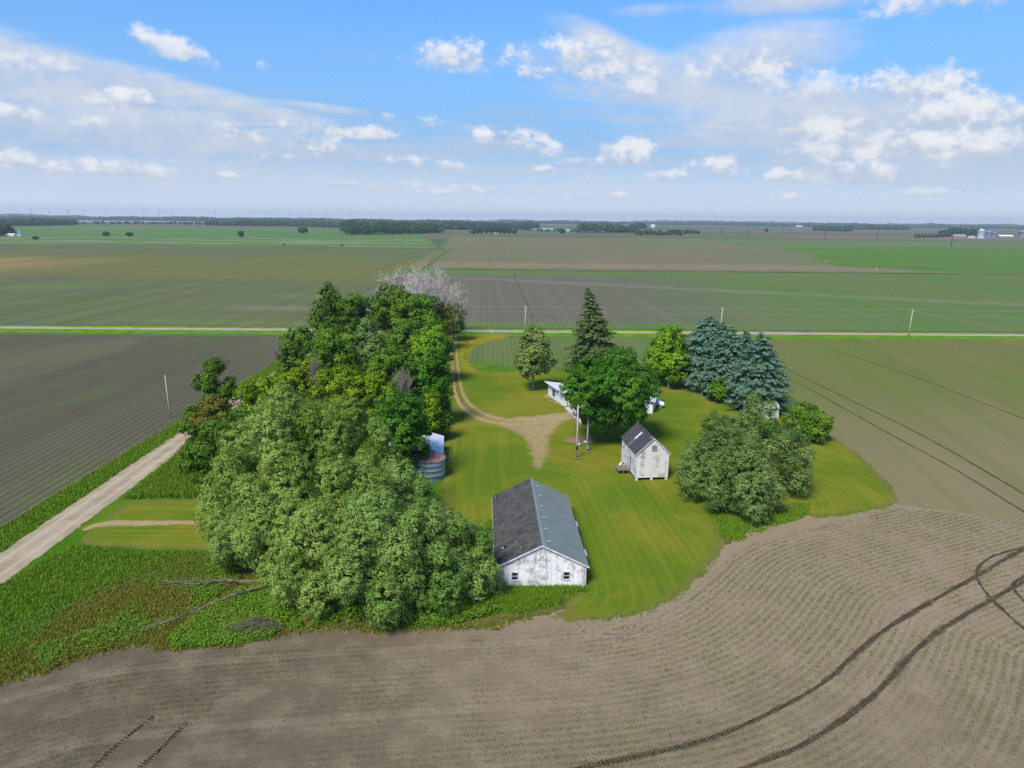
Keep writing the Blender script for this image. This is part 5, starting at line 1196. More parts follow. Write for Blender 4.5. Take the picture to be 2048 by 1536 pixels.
window(house, 2.4, .95, 1.5, 1.35, 0.0, 'x', fm=wf)
for x in (3.2, 8.4, 12.0, 17.2): window(house, x, 1.0, 1.3, 1.1, 0.0, 'y', fm=WHITE)
MB().box(5.4, 6.4, -.05, -.004, .1, 2.15).build('door', mat('brown_door', lambda T: wob(T, (.13, .06, .035), (.18, .09, .05), 3, 3, T.obj()), .6, .3), house)
MB().box(9.5, 10.3, 5.6, 6.4, 3.2, 4.5).build('chimney', mat('chimney_brick', lambda T: wob(T, (.25, .11, .08), (.33, .17, .13), 9, 3, T.obj()), .9, .1), house)
ds = MB(); ds.tube([(-.08, 9.6, 2.75), (-.08, 9.6, .25), (-.9, 9.9, .08)], .06, 8); wing(ds, 'downspout', WHITE)
slab_m = mat('concrete', lambda T: (wob(T, (.44, .36, .34), (.54, .47, .44), 1.2, 5), T.bump(T.noise(T.pos(), 9, 4), .2, .02)), .9, .15)
o, _ = sheet('concrete_slab', W([(1128, 816), (1150, 812), (1190, 822), (1186, 846), (1162, 850)]), .13, slab_m, step=2, seg=.5, jit=.03, seed=8, smooth=0); tag(o, 'pinkish concrete slab in front of the house beside the yard poles')
o, _ = sheet('flower_bed', W([(1081, 791), (1092, 790), (1120, 808), (1132, 816), (1118, 814), (1098, 805)]), .125, MATS['bare_dirt'], step=1, seg=.3, jit=.1, seed=9); tag(o, 'bare earth bed along the left wall of the white house')
# rubbish bin
c = G(1166, 850); tb = empty('rubbish_bin', (c[0] + .3, c[1] + .4, 0), .2); tag(tb, 'black wheeled rubbish bin at the edge of the concrete slab', 'bin')
blk = mat('black_plastic', lambda T: wob(T, (.012, .013, .014), (.025, .026, .028), 4, 3, T.obj()), .5, .4)
MB().hexa([(-.5, -.5, .15), (.5, -.5, .15), (.5, .5, .15), (-.5, .5, .15)], [(-.65, -.65, 1.5), (.65, -.65, 1.5), (.65, .65, 1.5), (-.65, .65, 1.5)]).build('body', blk, tb)
MB().hexa([(-.7, -.7, 1.503), (.7, -.7, 1.503), (.7, .75, 1.6), (-.7, .75, 1.6)], [(-.66, -.66, 1.58), (.66, -.66, 1.58), (.66, .7, 1.70), (-.66, .7, 1.70)]).build('lid', blk, tb)
for x in (-.5, .5): MB().tube([(x - .05, .5, .16), (x + .05, .5, .16)], .16, 12).build('wheel', blk, tb)
# propane tank
c0 = G(1306, 801, .85); c1 = G(1326, 810, .85); tk = empty('propane_tank', (*((c0 + c1) / 2)[:2], 0), math.atan2(c1[1] - c0[1], c1[0] - c0[0])); tag(tk, 'white horizontal gas tank on feet beside the right end of the house', 'gas tank')
hl_ = min(2.3, np.linalg.norm(c1 - c0) / 2 + .2); prof = []
for a in np.linspace(-PI / 2, 0, 6): prof.append((max(.01, .55 * math.cos(a)), -hl_ + .55 + .55 * math.sin(a)))
for a in np.linspace(0, PI / 2, 6): prof.append((max(.01, .55 * math.cos(a)), hl_ - .55 + .55 * math.sin(a)))
mb = MB().lathe(prof, 20); mb.v = [(z, y, x + .95) for x, y, z in mb.v]; mb.f = [f[::-1] for f in mb.f]; mb.build('tank', WHITE, tk, True)
MB().lathe([(.01, 1.72), (.2, 1.7), (.22, 1.48)], 14).build('dome_cover', WHITE, tk, True)
for x in (-hl_ * .55, hl_ * .55): MB().box(x - .12, x + .12, -.4, .4, -.05, .5).build('foot', TRIM, tk)
# small outbuilding on the right
ob0 = G(1556, 838); oa = math.atan2(*((G(1556, 838) - G(1500, 836))[[1, 0]])); ob = empty('white_outbuilding', (ob0[0], ob0[1], 0), oa); tag(ob, 'small pale grey outbuilding with a white metal roof behind the right willow clump', 'outbuilding')
grey_sid = mat('grey_siding', peel(False, .12, (.52, .53, .54), (.3, .29, .28), .18, 4.1, .35), .8, .2)
brown_sid = mat('brown_board_wall', peel(True, .4, (.20, .105, .08), (.12, .07, .055), .25, 4.1, .5), .85, .15)
MB().box(-6.4, 0, 0, .12, -.1, 2.35).build('wall', grey_sid, ob); MB().box(-6.4, 0, 3.9, 4.0, -.1, 2.35).build('wall', grey_sid, ob); MB().box(-6.4, -6.28, .12, 3.9, -.1, 2.35).build('wall', grey_sid, ob)
o = MB().box(-.12, 0, .12, 3.9, -.1, 2.35).build('wall', brown_sid, ob); o['label'] = 'reddish brown end wall'
for s in (0, 1):
    y0, y1 = (-.35, 2) if s == 0 else (2, 4.35); z0, z1 = (2.28, 3.05) if s == 0 else (3.05, 2.28)
    MB().hexa([(-6.7, y0, z0), (.12, y0, z0), (.12, y1, z1), (-6.7, y1, z1)], [(-6.7, y0, z0 + .1), (.12, y0, z0 + .1), (.12, y1, z1 + .1), (-6.7, y1, z1 + .1)]).build('roof_slope', rf_m, ob)
for x in (-.12, -6.4):
    q = MB(); q.hexa([(x, .12, 2.353), (x + .12, .12, 2.353), (x + .12, 3.9, 2.353), (x, 3.9, 2.353)], [(x, 1.98, 3.02), (x + .12, 1.98, 3.02), (x + .12, 2.02, 3.02), (x, 2.02, 3.02)]); q.build('gable_wall', brown_sid, ob)
window(ob, -1.75, .95, .55, .7, 0.0, 'y', fm=WHITE); MB().box(-.07, .02, -.02, .1, -.05, 2.3).build('corner_board', WHITE, ob)

# ---- round grain bin and metal roofed shed at the windbreak
br = 2.5; bc = np.array([-12.95, 106.4]); bin_ = empty('grain_bin', (bc[0], bc[1], 0)); tag(bin_, 'round grey metal grain bin with a rusty conical roof', 'grain bin')
bh_ = 3.3
def m_bin(T):
    x, y, z = T.xyz(T.obj()); w = T.m('FRACT', T.m('DIVIDE', z, .82)); n = T.noise(T.scl(T.obj(), (1, 1, .4)), 2.0, 5, .65)
    col = T.mix(T.step(n, .35, .65), (.23, .28, .34), (.36, .42, .48)); ln = T.m('MAXIMUM', T.step(w, .07, .02), T.step(w, .93, .98)); col = T.mix(T.m('MULTIPLY', ln, .75), col, (.06, .07, .09))
    rib = T.m('SINE', T.m('MULTIPLY', z, 2 * PI / .1)); return col, T.bump(T.m('ADD', T.m('MULTIPLY', rib, .4), n), .3, .02)
prof = []
for i in range(5): prof += [(br, i * bh_ / 4 - (.1 if i == 0 else 0))] + ([(br + .035, i * bh_ / 4 + .02), (br, i * bh_ / 4 + .06)] if 0 < i < 4 else [])
MB().lathe(prof, 48).build('body', mat('bin_metal', m_bin, .5, .5, .3), bin_, True)
MB().lathe([(br + .16, bh_ - .06), (br + .14, bh_ + .02), (.3, bh_ + 1.25), (.28, bh_ + 1.4), (.01, bh_ + 1.46)], 40).build('roof', RUST, bin_)
for k_ in range(20):
    a = 2 * PI * k_ / 20; MB().tube([((br + .12) * math.cos(a), (br + .12) * math.sin(a), bh_ + .05), (.32 * math.cos(a), .32 * math.sin(a), bh_ + 1.27)], .03, 5).build('roof_rib', mat('pale_rib', lambda T: wob(T, (.38, .26, .23), (.5, .42, .4), 5, 3, T.obj()), .7, .3), bin_)
MB().tube([(-.6, -br - .3, 2.4), (-3.2, -br - 1.2, 1.1)], .07, 8).build('auger_tube', vent_m, bin_)
e0 = G(885.5, 914, 2.7); e1 = G(886.5, 872.5, 2.7)
ms = empty('metal_roofed_shed', (e0[0], e0[1], 0), math.atan2(-(e1 - e0)[0], (e1 - e0)[1])); L_ = float(np.linalg.norm(e1 - e0)); tag(ms, 'open sided shed with a bright pale metal roof behind the grain bin', 'shed')
MB().hexa([(-5.2, -.25, 4.25), (.12, -.25, 2.62), (.12, L_ + .25, 2.62), (-5.2, L_ + .25, 4.25)], [(-5.2, -.25, 4.33), (.12, -.25, 2.70), (.12, L_ + .25, 2.70), (-5.2, L_ + .25, 4.33)]).build('roof', METAL, ms)
MB().hexa([(-9.2, -.25, 2.62), (-5.203, -.25, 4.24), (-5.203, L_ + .25, 4.24), (-9.2, L_ + .25, 2.62)], [(-9.2, -.25, 2.70), (-5.203, -.25, 4.32), (-5.203, L_ + .25, 4.32), (-9.2, L_ + .25, 2.70)]).build('roof', METAL, ms)
MB().box(-.15, 0, 0, L_, -.1, 2.6).build('side_wall', vent_m, ms)
q = MB(); q.hexa([(-9, 0, -.1), (-.16, 0, -.1), (-.16, .15, -.1), (-9, .15, -.1)], [(-9, 0, 2.55), (-.16, 0, 2.6), (-.16, .15, 2.6), (-9, .15, 2.55)]); q.build('end_wall', GREYWOOD, ms)
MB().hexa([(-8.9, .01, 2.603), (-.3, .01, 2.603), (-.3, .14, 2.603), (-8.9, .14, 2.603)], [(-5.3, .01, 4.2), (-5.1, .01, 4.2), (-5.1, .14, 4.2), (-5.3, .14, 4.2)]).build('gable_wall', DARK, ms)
for y in (-.1, L_ + .1): MB().tube([(.03, y, -.1), (.03, y, 2.6)], .07, 8).build('post', vent_m, ms)

# ---- poles and wires
POLEW = mat('pole_wood', bark_fn((.24, .20, .17), (.40, .35, .31)), .9, .15); POLEP = mat('pole_wood_pale', bark_fn((.42, .35, .26), (.58, .49, .38)), .9, .15); POLEG = mat('pole_grey', bark_fn((.34, .34, .33), (.46, .46, .45)), .9, .15)
GREYM = mat('grey_metal', lambda T: wob(T, (.20, .21, .22), (.32, .33, .34), 3, 3, T.obj()), .5, .5)
def pole(base, h, r0, lab, m, name='utility_pole', grp=None, lean=(0, 0), arm=None, ins=True):
    o = empty(name, (base[0], base[1], 0)); tag(o, lab, 'utility pole', grp)
    MB().tube([(0, 0, -.4), (lean[0] * .5, lean[1] * .5, h * .5), (*lean, h)], [r0, r0 * .85, r0 * .68], 10).build('pole', m, o, True)
    if ins: MB().lathe([(.02, h), (.06, h + .02), (.05, h + .1), (.07, h + .13), (.02, h + .2)], 8, (lean[0], lean[1], 0)).build('insulator', WHITE, o)
    if arm: MB().box(lean[0] - arm, lean[0] + arm, lean[1] - r0 - .1, lean[1] - r0 * .7, h - .75, h - .6).build('crossarm', m, o)
    return o
P1 = G(1153, 917); P2 = G(1174, 903)
h1 = height_at(P1, 1154, 812); h2 = height_at(P2, 1175, 815)
p1 = pole(P1, h1, .17, 'nearer yard pole carrying the transformer and a black band', POLEG, grp=None)
MB().lathe([(.01, h1 - 1.75), (.24, h1 - 1.72), (.26, h1 - .85), (.2, h1 - .78), (.01, h1 - .74)], 16, (-.42, -.05, 0)).build('transformer', GREYM, p1, True)
MB().lathe([(.182, 1.55), (.186, 1.56), (.182, 2.25), (.178, 2.26)], 14).build('black_band', blk, p1)
MB().box(.16, .5, -.12, .1, 2.55, 2.75).build('meter_box', WHITE, p1); MB().tube([(.2, 0, h1 - .3), (1.2, 0, h1 + .1)], .03, 6).build('bracket_arm', GREYM, p1)
p2 = pole(P2, h2, .16, 'farther yard pole with a pale box on it', POLEG); MB().box(-.62, -.15, -.12, .12, 1.75, 1.95).build('lamp_box', WHITE, p2); MB().box(-.22, .22, -.2, -.165, .5, 1.2).build('meter_box', GREYM, p2)
RP = []; rp_l = ['roadside pole left of the windbreak, mostly hidden by trees', 'roadside pole between the driveway and the tall conifer', 'roadside pole behind the blue spruces', 'roadside pole standing alone on the right', 'roadside pole past the right edge of the picture']
for k_, x in enumerate((-70.5, 4.5, 75.5, 144.4, 214)):
    y = 253.9 + .0125 * (x + 70); h = (9.9, 9.5, 9.6, 9.6, 9.6)[k_]; ln = (.35 if k_ == 3 else .1, 0); RP.append(np.array([x + ln[0], y, h])); 
    pole((x, y), h, .2, rp_l[k_], POLEP, grp='poles along the far gravel road', lean=ln, arm=.6)
pole(G(341, 836), height_at(G(341, 836), 337, 750), .14, 'lone grey pole on the verge beside the ploughed field at left', POLEG, grp=None, lean=(-.25, 0), ins=False)
wire_m = mat('wire', lambda T: wob(T, (.34, .33, .30), (.42, .41, .38), .5, 2), .5, .4)
def wire(pts, lab, r=.025, sag=.5, name='power_line'):
    mb = MB()
    for a, b_ in zip(pts, pts[1:]):
        t = np.linspace(0, 1, 13)[:, None]; mb.tube(a + (b_ - a) * t - np.array([0, 0, 1]) * sag * 4 * t * (1 - t), r, 4, False)
    tag(mb.build(name, wire_m, None), lab, 'power line')
wire([p + np.array([0, -.25, .12]) for p in RP], 'upper wire of the line along the far road', .022, .5); wire([p + np.array([0, -.3, -1.9]) for p in RP], 'lower wire of the line along the far road', .022, .5)
pole(G(-260, 1362, 7.6)[:2], 7.9, .15, 'utility pole just past the lower left edge carrying the thin yard wires', POLEG)
far_end = G(-260, 1362, 7.6); far2 = G(-260, 1384, 7.2)
wire([np.array([P1[0], P1[1], h1 - .1]), far_end], 'upper thin wire running from the yard pole over the lower left grass', .005, .2); wire([np.array([P1[0], P1[1], h1 - .7]), far2], 'lower thin wire running from the yard pole over the lower left grass', .005, .2)
TP = [(1442.5, 471.5, 454), (1496, 473, 455), (1564, 475, 456), (1649, 480, 461), (1754, 483, 455), (1902, 494.5, 462)]
tl = ['sixth dark transmission pole from the right edge, the faintest', 'fifth dark transmission pole from the right edge', 'fourth dark transmission pole from the right, near the lone tree', 'third dark transmission pole from the right, before the dark grove', 'second dark transmission pole from the right edge', 'first dark transmission pole from the right, in front of the far farm']
TPM = mat('dark_pole', bark_fn((.035, .033, .032), (.06, .055, .05)), .9, .1)
for k_, (x, by, ty) in enumerate(TP):
    b_ = G(x, by); h = height_at(b_, x + 1, ty); o = empty('transmission_pole', (b_[0], b_[1], 0)); tag(o, tl[k_], 'transmission pole', 'transmission poles across the right fields')
    MB().tube([(0, 0, -.5), (.4, 0, h)], [.6, .38], 8).build('pole', TPM, o); MB().tube([(-1.6, 0, h - 3), (2.3, 0, h - 3)], .16, 6).build('crossarm', TPM, o)
for k_, (x, y) in enumerate(((1514, 503), (1651, 526), (1753, 541))):
    b_ = G(x, y); o = MB().tube([(b_[0], b_[1], -.1), (b_[0], b_[1], 1.9)], .22, 8).lathe([(.3, 1.9), (.3, 2.3), (.02, 2.4)], 8, (b_[0], b_[1], 0)).build('marker_post', mat('yellow_marker', lambda T: wob(T, (.62, .52, .10), (.7, .6, .2), 3, 2), .7, .2))
    tag(o, ['yellow marker post in the bright field, the leftmost', 'yellow marker post in the bright field, the middle one', 'yellow marker post in the bright field, the rightmost'][k_], 'marker', 'yellow marker posts')
b_ = G(985, 669); mbx = empty('mailbox', (b_[0], b_[1], 0)); tag(mbx, 'white mailbox on a post by the far road at the driveway', 'mailbox')
MB().box(-.06, .06, -.06, .06, -.1, 1.05).build('post', WHITE, mbx); mb = MB().box(-.22, .22, -.4, .4, 1.053, 1.3); mb.tube([(0, -.4, 1.3), (0, .4, 1.3)], .22, 12); mb.build('box', WHITE, mbx)

# ---- far farms
TEAL = mat('teal_roof', lambda T: wob(T, (.10, .17, .19), (.13, .20, .22), .5, 3), .6, .3); GALV = mat('galvanised', lambda T: (wob(T, (.44, .46, .47), (.56, .58, .60), .3, 3), T.bump(T.m('SINE', T.m('MULTIPLY', T.xyz(T.obj())[2], 6)), .2, .05)), .45, .5); TANW = mat('tan_sheet_wall', lambda T: wob(T, (.30, .22, .19), (.36, .28, .24), .3, 3), .8, .2)
BLUEG = mat('blue_grey_steel', lambda T: wob(T, (.17, .21, .26), (.24, .28, .33), .3, 3), .5, .5)
def far_house(name, px, py, w, d, hw_, hr_, wall, roof, lab, cat, rz=0.0):
    b_ = G(px, py); o = empty(name, (b_[0], b_[1], 0), rz); tag(o, lab, cat)
    m_ = MB().box(-w / 2, w / 2, 0, d, -.3, hw_); m_.build('wall', wall, o); k_ = (hr_ - hw_) / (d / 2)
    q = MB(); q.hexa([(-w / 2 - .4, -.5, hw_ - k_ * .5 + .05), (w / 2 + .4, -.5, hw_ - k_ * .5 + .05), (w / 2 + .4, d / 2, hr_), (-w / 2 - .4, d / 2, hr_)], [(-w / 2 - .4, -.5, hw_ - k_ * .5 + .3), (w / 2 + .4, -.5, hw_ - k_ * .5 + .3), (w / 2 + .4, d / 2, hr_ + .25), (-w / 2 - .4, d / 2, hr_ + .25)])
    q.hexa([(-w / 2 - .4, d / 2, hr_), (w / 2 + .4, d / 2, hr_), (w / 2 + .4, d + .5, hw_ - k_ * .5 + .05), (-w / 2 - .4, d + .5, hw_ - k_ * .5 + .05)], [(-w / 2 - .4, d / 2, hr_ + .25), (w / 2 + .4, d / 2, hr_ + .25), (w / 2 + .4, d + .5, hw_ - k_ * .5 + .3), (-w / 2 - .4, d + .5, hw_ - k_ * .5 + .3)])
    q.build('roof', roof, o)
    for s in (-1, 1):
        x0, x1 = sorted((s * (w / 2 - .25), s * w / 2)); MB().hexa([(x0, .1, hw_ + .01), (x1, .1, hw_ + .01), (x1, d - .1, hw_ + .01), (x0, d - .1, hw_ + .01)], [(x0, d / 2 - .1, hr_ - .05), (x1, d / 2 - .1, hr_ - .05), (x1, d / 2 + .1, hr_ - .05), (x0, d / 2 + .1, hr_ - .05)]).build('gable_wall', wall, o)
    for i in range(2): MB().box(-w * .3 + i * w * .5, -w * .3 + i * w * .5 + w * .1, -.06, -.01, hw_ * .35, hw_ * .7).build('window', DARKGLASS, o)
    return o
far_house('farmhouse', 33, 472, 13, 9, 5, 10.5, WHITE, TEAL, 'farmhouse with a teal grey roof at the far left edge', 'house', .3)
far_house('farm_shed', 22, 472.5, 11, 6, 3.2, 4.6, WHITE, WHITE, 'low white shed beside the far left farmhouse', 'shed', .1)
far_house('farmhouse', 992, 467.5, 8, 7, 5.5, 9.5, WHITE, WHITE, 'tiny white house among the far farm grove', 'house')
far_house('farm_barn', 1306, 455, 22, 14, 9, 17, WHITE, GALV, 'white speck of a barn on the far slope right of the lake', 'barn')
far_house('farm_barn', 604.5, 453.0, 16, 12, 7, 13, WHITE, GALV, 'left one of two white specks beyond the lone round tree', 'barn'); far_house('farm_barn', 620, 453.4, 16, 12, 7, 13, WHITE, GALV, 'right one of two white specks beyond the lone round tree', 'barn')
far_house('farm_barn', 1599, 453.6, 50, 18, 6, 11, WHITE, GALV, 'long white barn speck near the right horizon', 'barn')
far_house('farm_shed', 1920, 476, 35, 14, 5, 10, TANW, TANW, 'long tan machine shed at the right hand far farm', 'shed'); far_house('farm_shed', 1944.5, 476, 17, 9, 3.5, 6.5, WHITE, TANW, 'low white walled shed between the tan shed and the silver bin', 'shed')
far_house('farm_shed', 2013, 475.5, 42, 16, 4.5, 8, BLUEG, WHITE, 'long shed with a white roof at the far right', 'shed')
def far_bin(px, py, ty, w, m, lab):
    b_ = G(px, py); h = height_at(b_, px, ty); r_ = w * mpp(b_) / 2; o = empty('grain_bin', (b_[0], b_[1], 0)); tag(o, lab, 'grain bin', 'bins of the far right farm')
    MB().lathe([(r_, -.5), (r_, h * .78), (r_ * 1.03, h * .79)], 24).build('body', m, o, True); MB().lathe([(r_ * 1.04, h * .785), (r_ * .2, h * .98), (.01, h)], 24).build('roof', m, o)
far_bin(1961, 477, 457, 13.5, GALV, 'tall silver grain bin with a conical top at the right hand far farm'); far_bin(1976, 476.5, 461, 12, BLUEG, 'blue grey grain bin right of the silver one'); far_bin(1987, 475.5, 463, 9, BLUEG, 'smaller blue grey grain bin, rightmost beside the silver one')
far_bin(2044, 475, 461, 14, BLUEG, 'blue grey grain bin cut by the right edge of the photo')
ln_m = mat('farm_yard_gravel', lambda T: wob(T, (.45, .42, .36), (.55, .5, .44), .05), .9, .1)
o = ribbon('farm_road', [G2(1990, 477), G2(2060, 478), G2(2160, 479)], 10, .25, ln_m, 10, .5); tag(o, 'pale yard road in front of the far right farm')
o = ribbon('farm_road', smooth_line([G2(40, 465.5), G2(150, 462), G2(230, 456), G2(300, 452)]), 14, .25, mat('faint_dirt_road', lambda T: wob(T, (.16, .18, .08), (.22, .21, .12), .05), .9, .1), 20, .5); tag(o, 'faint tan farm road crossing the far left meadow')
# wind turbines on the horizon
TW = mat('turbine_white', lambda T: wob(T, (.30, .33, .38), (.36, .39, .44), .1, 2), .6, .3)
wt = empty('wind_turbine', (0, 0, 0)); MB().tube([(0, 0, -2), (0, 0, 84)], [3.4, 2.0], 10).build('tower', TW, wt)
MB().box(-2, 2, -3, 6, 84.01, 88).build('nacelle', TW, wt)
for k_ in range(3):
    a = 2 * PI * k_ / 3 + .4; MB().tube([(0, -4, 86), (11 * math.cos(a), -4, 86 + 11 * math.sin(a)), (36 * math.cos(a), -4, 86 + 36 * math.sin(a))], [1.3, 1.7, .5], 6).build('blade', TW, wt)
xs = [62, 98, 136, 170, 288, 318, 344, 430, 505, 540, 580, 620, 652, 700, 742, 765, 812, 846, 858, 912, 936, 968, 1002, 1064, 1152, 1160]
for i, x in enumerate(xs):
    d = ray(x, 430)[:2]; d = d / np.linalg.norm(d) * (10600 + 700 * math.sin(i * 2.3)); o = wt if i == 0 else copy_tree(wt)
    o.location = (d[0], d[1], 4); o.rotation_euler = (0, 0, .5 * math.sin(i * 1.7)); tag(o, 'tiny pale wind turbine on the hazy skyline', 'wind turbine', 'wind turbines on the horizon')
# ================================================================== SKY, LIGHT, AIR
SUN_EL, SUN_AZ = math.radians(50), math.radians(210)        # azimuth from +Y clockwise: behind the camera, to the left
sun = bpy.data.lights.new('sun', 'SUN'); so = bpy.data.objects.new('sun', sun); COL.objects.link(so)
sun.energy = SUN_E; sun.angle = math.radians(SUN_ANG); sun.color = (1, .93, .82)
sd = Vector((math.sin(SUN_AZ) * math.cos(SUN_EL), math.cos(SUN_AZ) * math.cos(SUN_EL), math.sin(SUN_EL)))
so.rotation_euler = sd.to_track_quat('Z', 'Y').to_euler(); so.location = (-60, -60, 120)

w = bpy.data.worlds.new('World'); SC.world = w; w.use_nodes = True; nt = w.node_tree; nt.nodes.clear(); T = NT(nt)
out = node(nt, 'ShaderNodeOutputWorld'); bg = node(nt, 'ShaderNodeBackground', {'Strength': .1}); nt.links.new(bg.outputs[0], out.inputs[0])
sky = node(nt, 'ShaderNodeTexSky', sky_type='NISHITA', sun_disc=False, sun_elevation=SUN_EL, sun_rotation=SUN_AZ, altitude=100, air_density=1.0, dust_density=.6, ozone_density=3.0)
D = node(nt, 'ShaderNodeTexCoord').outputs['Generated']; dx, dy, dz = T.xyz(D)
base = T.mix(1.0, sky.outputs[0], SKY_TINT, 'MULTIPLY')
base = T.mix(T.m('MULTIPLY', T.step(dz, .34, .02), .92), base, tuple(CLOUD_K * c for c in (.30, .54, .88)))
zz = T.m('MAXIMUM', dz, .012); inv = T.m('DIVIDE', 1.0, T.m('ADD', zz, .05)); pl = node(nt, 'ShaderNodeCombineXYZ', {0: T.m('MULTIPLY', dx, inv), 1: T.m('MULTIPLY', dy, inv)}).outputs[0]
n_big = T.noise(T.scl(pl, (1, 1.0, 1)), .55, 5, .55, .4); n_str = T.noise(T.scl(pl, (.55, 1.6, 1)), 1.1, 7, .62, .6)
n_cum = T.noise(T.scl(D, (1, 1, 1.35)), 25.0, 8, .58); n_fine = T.noise(T.scl(D, (1, 1, 1.5)), 75.0, 5, .6)
nd = T.m('ADD', T.m('SUBTRACT', n_cum, .5), T.m('MULTIPLY', T.m('SUBTRACT', n_fine, .5), .45))
K = CLOUD_K
VEIL = tuple(K * c for c in (.51, .65, .87)); CW = tuple(K * c for c in (1.04, 1.06, 1.10)); CG = tuple(K * c for c in (.50, .60, .79))
# thin high veil, thicker low down
low = T.step(dz, .30, .03)
cov = T.m('ADD', T.m('MULTIPLY', low, .40), T.m('ADD', T.m('MULTIPLY', T.m('SUBTRACT', n_big, .5), .95), T.m('MULTIPLY', T.m('SUBTRACT', n_str, .5), .75)))
cov = T.m('MULTIPLY', T.step(cov, .16, .68), .76)
ROWS = []
def px_dir(px, py): v = ray(px, py); return v / np.linalg.norm(v)
def cloud_field(px, py, a, b, tilt, soft):
    c = px_dir(px, py); R_ = np.cross(c, [0, 0, 1.]); R_ /= np.linalg.norm(R_); U_ = np.cross(R_, c); t = math.radians(tilt)
    A_ = (R_ * math.cos(t) + U_ * math.sin(t)) * FPX / a; B_ = (U_ * math.cos(t) - R_ * math.sin(t)) * FPX / b
    A_, B_ = A_ * (c @ FWD), B_ * (c @ FWD)
    u = T.m('SUBTRACT', T.vm('DOT_PRODUCT', D, tuple(A_), 1), float(c @ A_)); v = T.m('SUBTRACT', T.vm('DOT_PRODUCT', D, tuple(B_), 1), float(c @ B_))
    vv = v if soft else T.m('MAXIMUM', v, T.m('MULTIPLY', v, -2.1))
    f = T.m('SUBTRACT', 1.0, T.m('ADD', T.m('MULTIPLY', u, u), T.m('MULTIPLY', vv, vv)))
    return f, v
# veils first (soft), then heaps
SOFT = [(120, 150, 340, 42, -9, .8), (420, 195, 260, 20, -11, .7), (40, 110, 90, 18, -4, .5), (30, 210, 330, 45, -5, .55), (640, 215, 90, 9, -4, .7), (260, 270, 420, 45, -2, .55), (200, 345, 420, 35, 0, .5), (1210, 85, 130, 26, -24, .92), (1520, 112, 150, 48, 4, .95), (1330, 150, 170, 40, -12, .6),
        (1300, 20, 80, 11, 2, .5), (1500, 215, 330, 60, -6, .8), (1750, 250, 300, 65, -3, .8), (1450, 285, 260, 50, -3, .5), (1900, 320, 260, 50, 0, .7), (1140, 118, 140, 30, -4, .35), (1600, -4, 160, 22, 0, .85), (1020, 380, 900, 50, 0, .22), (760, 300, 420, 60, 0, .25)]
col = T.mix(cov, base, VEIL)
col = T.mix(T.m('MULTIPLY', T.step(dz, .11, .0), .85), col, tuple(K * c for c in (.92, 1.03, 1.18)))
for px, py, a, b, tl, am in SOFT:
    f, v = cloud_field(px, py, a, b, tl, True); f = T.m('ADD', f, T.m('ADD', T.m('MULTIPLY', T.m('SUBTRACT', n_str, .5), 1.6), T.m('MULTIPLY', nd, .7)))
    col = T.mix(T.m('MULTIPLY', T.step(f, -.15, 1.25), am), col, T.mix(T.lin(T.m('ADD', v, T.m('MULTIPLY', nd, 2.0)), -.8, .8), tuple(K * c for c in (.58, .69, .88)), tuple(K * c for c in (.86, .90, .98))))
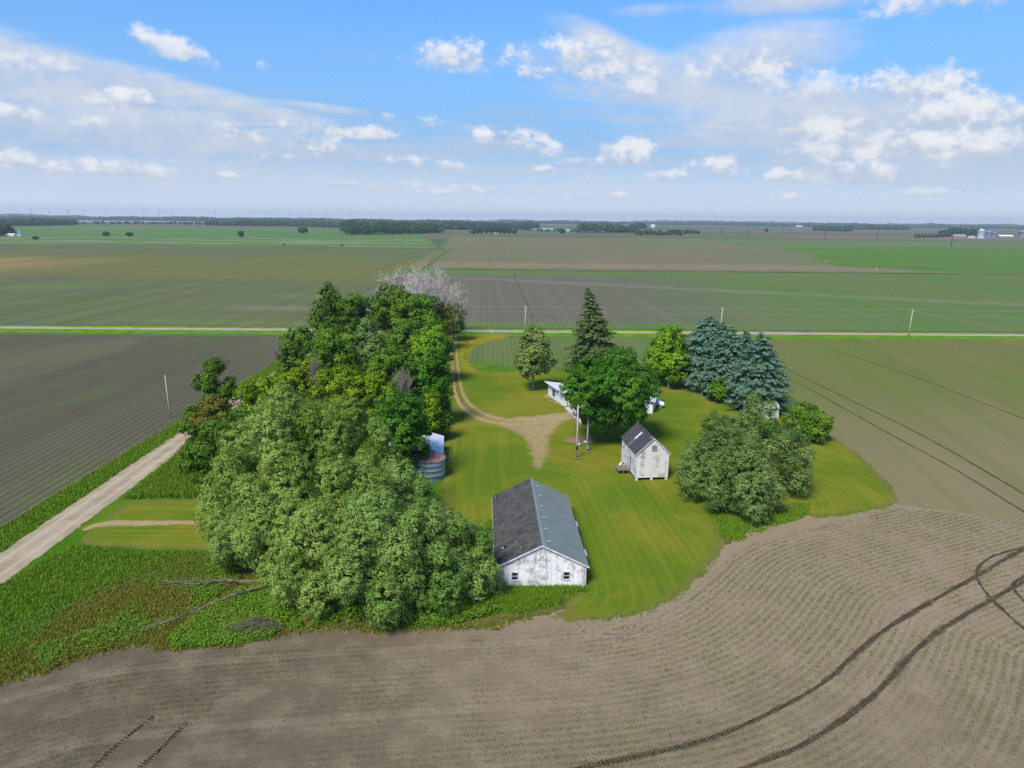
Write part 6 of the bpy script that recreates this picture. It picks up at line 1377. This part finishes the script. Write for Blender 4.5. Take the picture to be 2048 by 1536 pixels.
HEAP = [(912, 122, 86, 36, -3, 1), (1165, 145, 110, 46, -8, .85), (1160, 112, 55, 18, -5, .9), (1072, 152, 26, 17, 0, .9), (1480, 165, 105, 42, -4, .9), (1250, 188, 90, 30, -8, .7), (1640, 192, 95, 28, -2, .8), (1808, 186, 80, 36, 4, 1), (1880, 190, 62, 24, -5, .9), (1890, 240, 75, 32, 2, 1), (1650, 262, 70, 18, 0, .75), (1760, 300, 130, 28, -3, .8), (1660, 312, 70, 18, -3, .7), (1990, 305, 90, 34, -3, .9), (1850, 295, 45, 22, -8, .8), (2040, 236, 24, 16, 0, .9), (1988, 246, 20, 10, 0, .8),
        (1256, 316, 58, 34, 0, 1), (1425, 348, 56, 24, 0, 1), (1340, 358, 50, 13, 0, .8), (1575, 358, 32, 14, 0, .9), (1690, 352, 72, 26, -6, .95), (1020, 292, 94, 28, -6, 1), (1005, 275, 45, 12, 0, .9), (1088, 341, 20, 8, 0, .8), (1160, 328, 34, 13, 0, .75),
        (655, 308, 62, 28, -8, 1), (622, 260, 48, 20, 0, .95), (742, 276, 62, 22, -3, 1), (825, 328, 52, 12, -2, .85), (890, 338, 34, 14, 0, .7), (550, 317, 28, 10, 0, .8), (470, 271, 46, 18, -10, .9), (255, 206, 42, 22, 0, 1), (312, 214, 14, 12, 0, .7), (338, 101, 62, 19, -14, .9), (526, 136, 12, 13, 0, .6), (16, 231, 34, 14, -4, .8), (80, 136, 40, 16, 0, .6), (196, 250, 28, 10, 0, .7),
        (50, 330, 90, 16, -2, .75), (150, 342, 80, 14, 0, .6), (270, 346, 60, 15, -4, .75), (775, 239, 14, 12, 0, .6), (860, 250, 34, 13, 0, .6), (455, 355, 30, 8, 0, .6), (1960, -6, 120, 26, 0, .9), (800, 375, 50, 12, 0, .5), (990, 384, 40, 10, 0, .6), (1068, 385, 16, 8, 0, .7), (1238, 395, 18, 9, 0, .7), (1165, 397, 26, 7, 0, .6), (1435, 402, 25, 6, 0, .6), (1580, 395, 16, 7, 0, .6), (1840, 388, 40, 8, 0, .5), (930, 378, 28, 8, 0, .5), (880, 388, 60, 9, 0, .5), (690, 372, 50, 9, 0, .5)]
for px, py, a, b, tl, am in HEAP:
    big = min(1.0, b / 24.0); a *= 1.35 - .25 * big; b *= 1.4 - .25 * big; am = min(1.0, am * (1.35 - .35 * big))
    f, v = cloud_field(px, py, a, b, tl, False); s_ = T.m('ADD', f, T.m('MULTIPLY', nd, 2.6 + 1.1 * big))
    shade = T.step(T.m('ADD', v, T.m('MULTIPLY', nd, 3.2)), -.75, .95)
    col = T.mix(T.m('MULTIPLY', T.step(T.m('DIVIDE', s_, T.lin(T.m('ADD', v, nd), -.7, .5, 2.0, 1.05)), -.04, 1.0), am * .9), col, T.mix(shade, CG, CW))
nt.links.new(col, bg.inputs['Color'])
w.cycles.sampling_method = 'MANUAL'; w.cycles.sample_map_resolution = 512

hz = MB(); hz.box(-15000, 15000, -3000, 15500, -1.2, 132)
hmt = bpy.data.materials.new('haze'); hmt.use_nodes = True; hn = hmt.node_tree; hn.nodes.clear(); ho = node(hn, 'ShaderNodeOutputMaterial')
pv = node(hn, 'ShaderNodeVolumePrincipled', {'Color': (.88, .95, 1.0, 1), 'Density': HAZE_D, 'Anisotropy': .2}); hn.links.new(pv.outputs[0], ho.inputs['Volume'])
# the ground disc reaches 13.5 km on every side: the air covers all of it
hz = MB(); hz.box(-13700, 13700, -13700, 13700, -1.2, 132); ho_ = hz.build('haze', hmt); tag(ho_, 'thin pale summer haze over the whole plain', None, None, 'stuff')

SC.view_settings.view_transform = 'Standard'; SC.view_settings.look = 'None'; SC.view_settings.gamma = 1.0; SC.view_settings.exposure = EXPO
SC.cycles.max_bounces = 5; SC.cycles.diffuse_bounces = 3; SC.cycles.glossy_bounces = 2; SC.cycles.transmission_bounces = 2; SC.cycles.volume_bounces = 0; SC.cycles.transparent_max_bounces = 4
SC.cycles.use_denoising = False; SC.cycles.sample_clamp_direct = 6; SC.cycles.sample_clamp_indirect = 1.5
SC.render.film_transparent = False
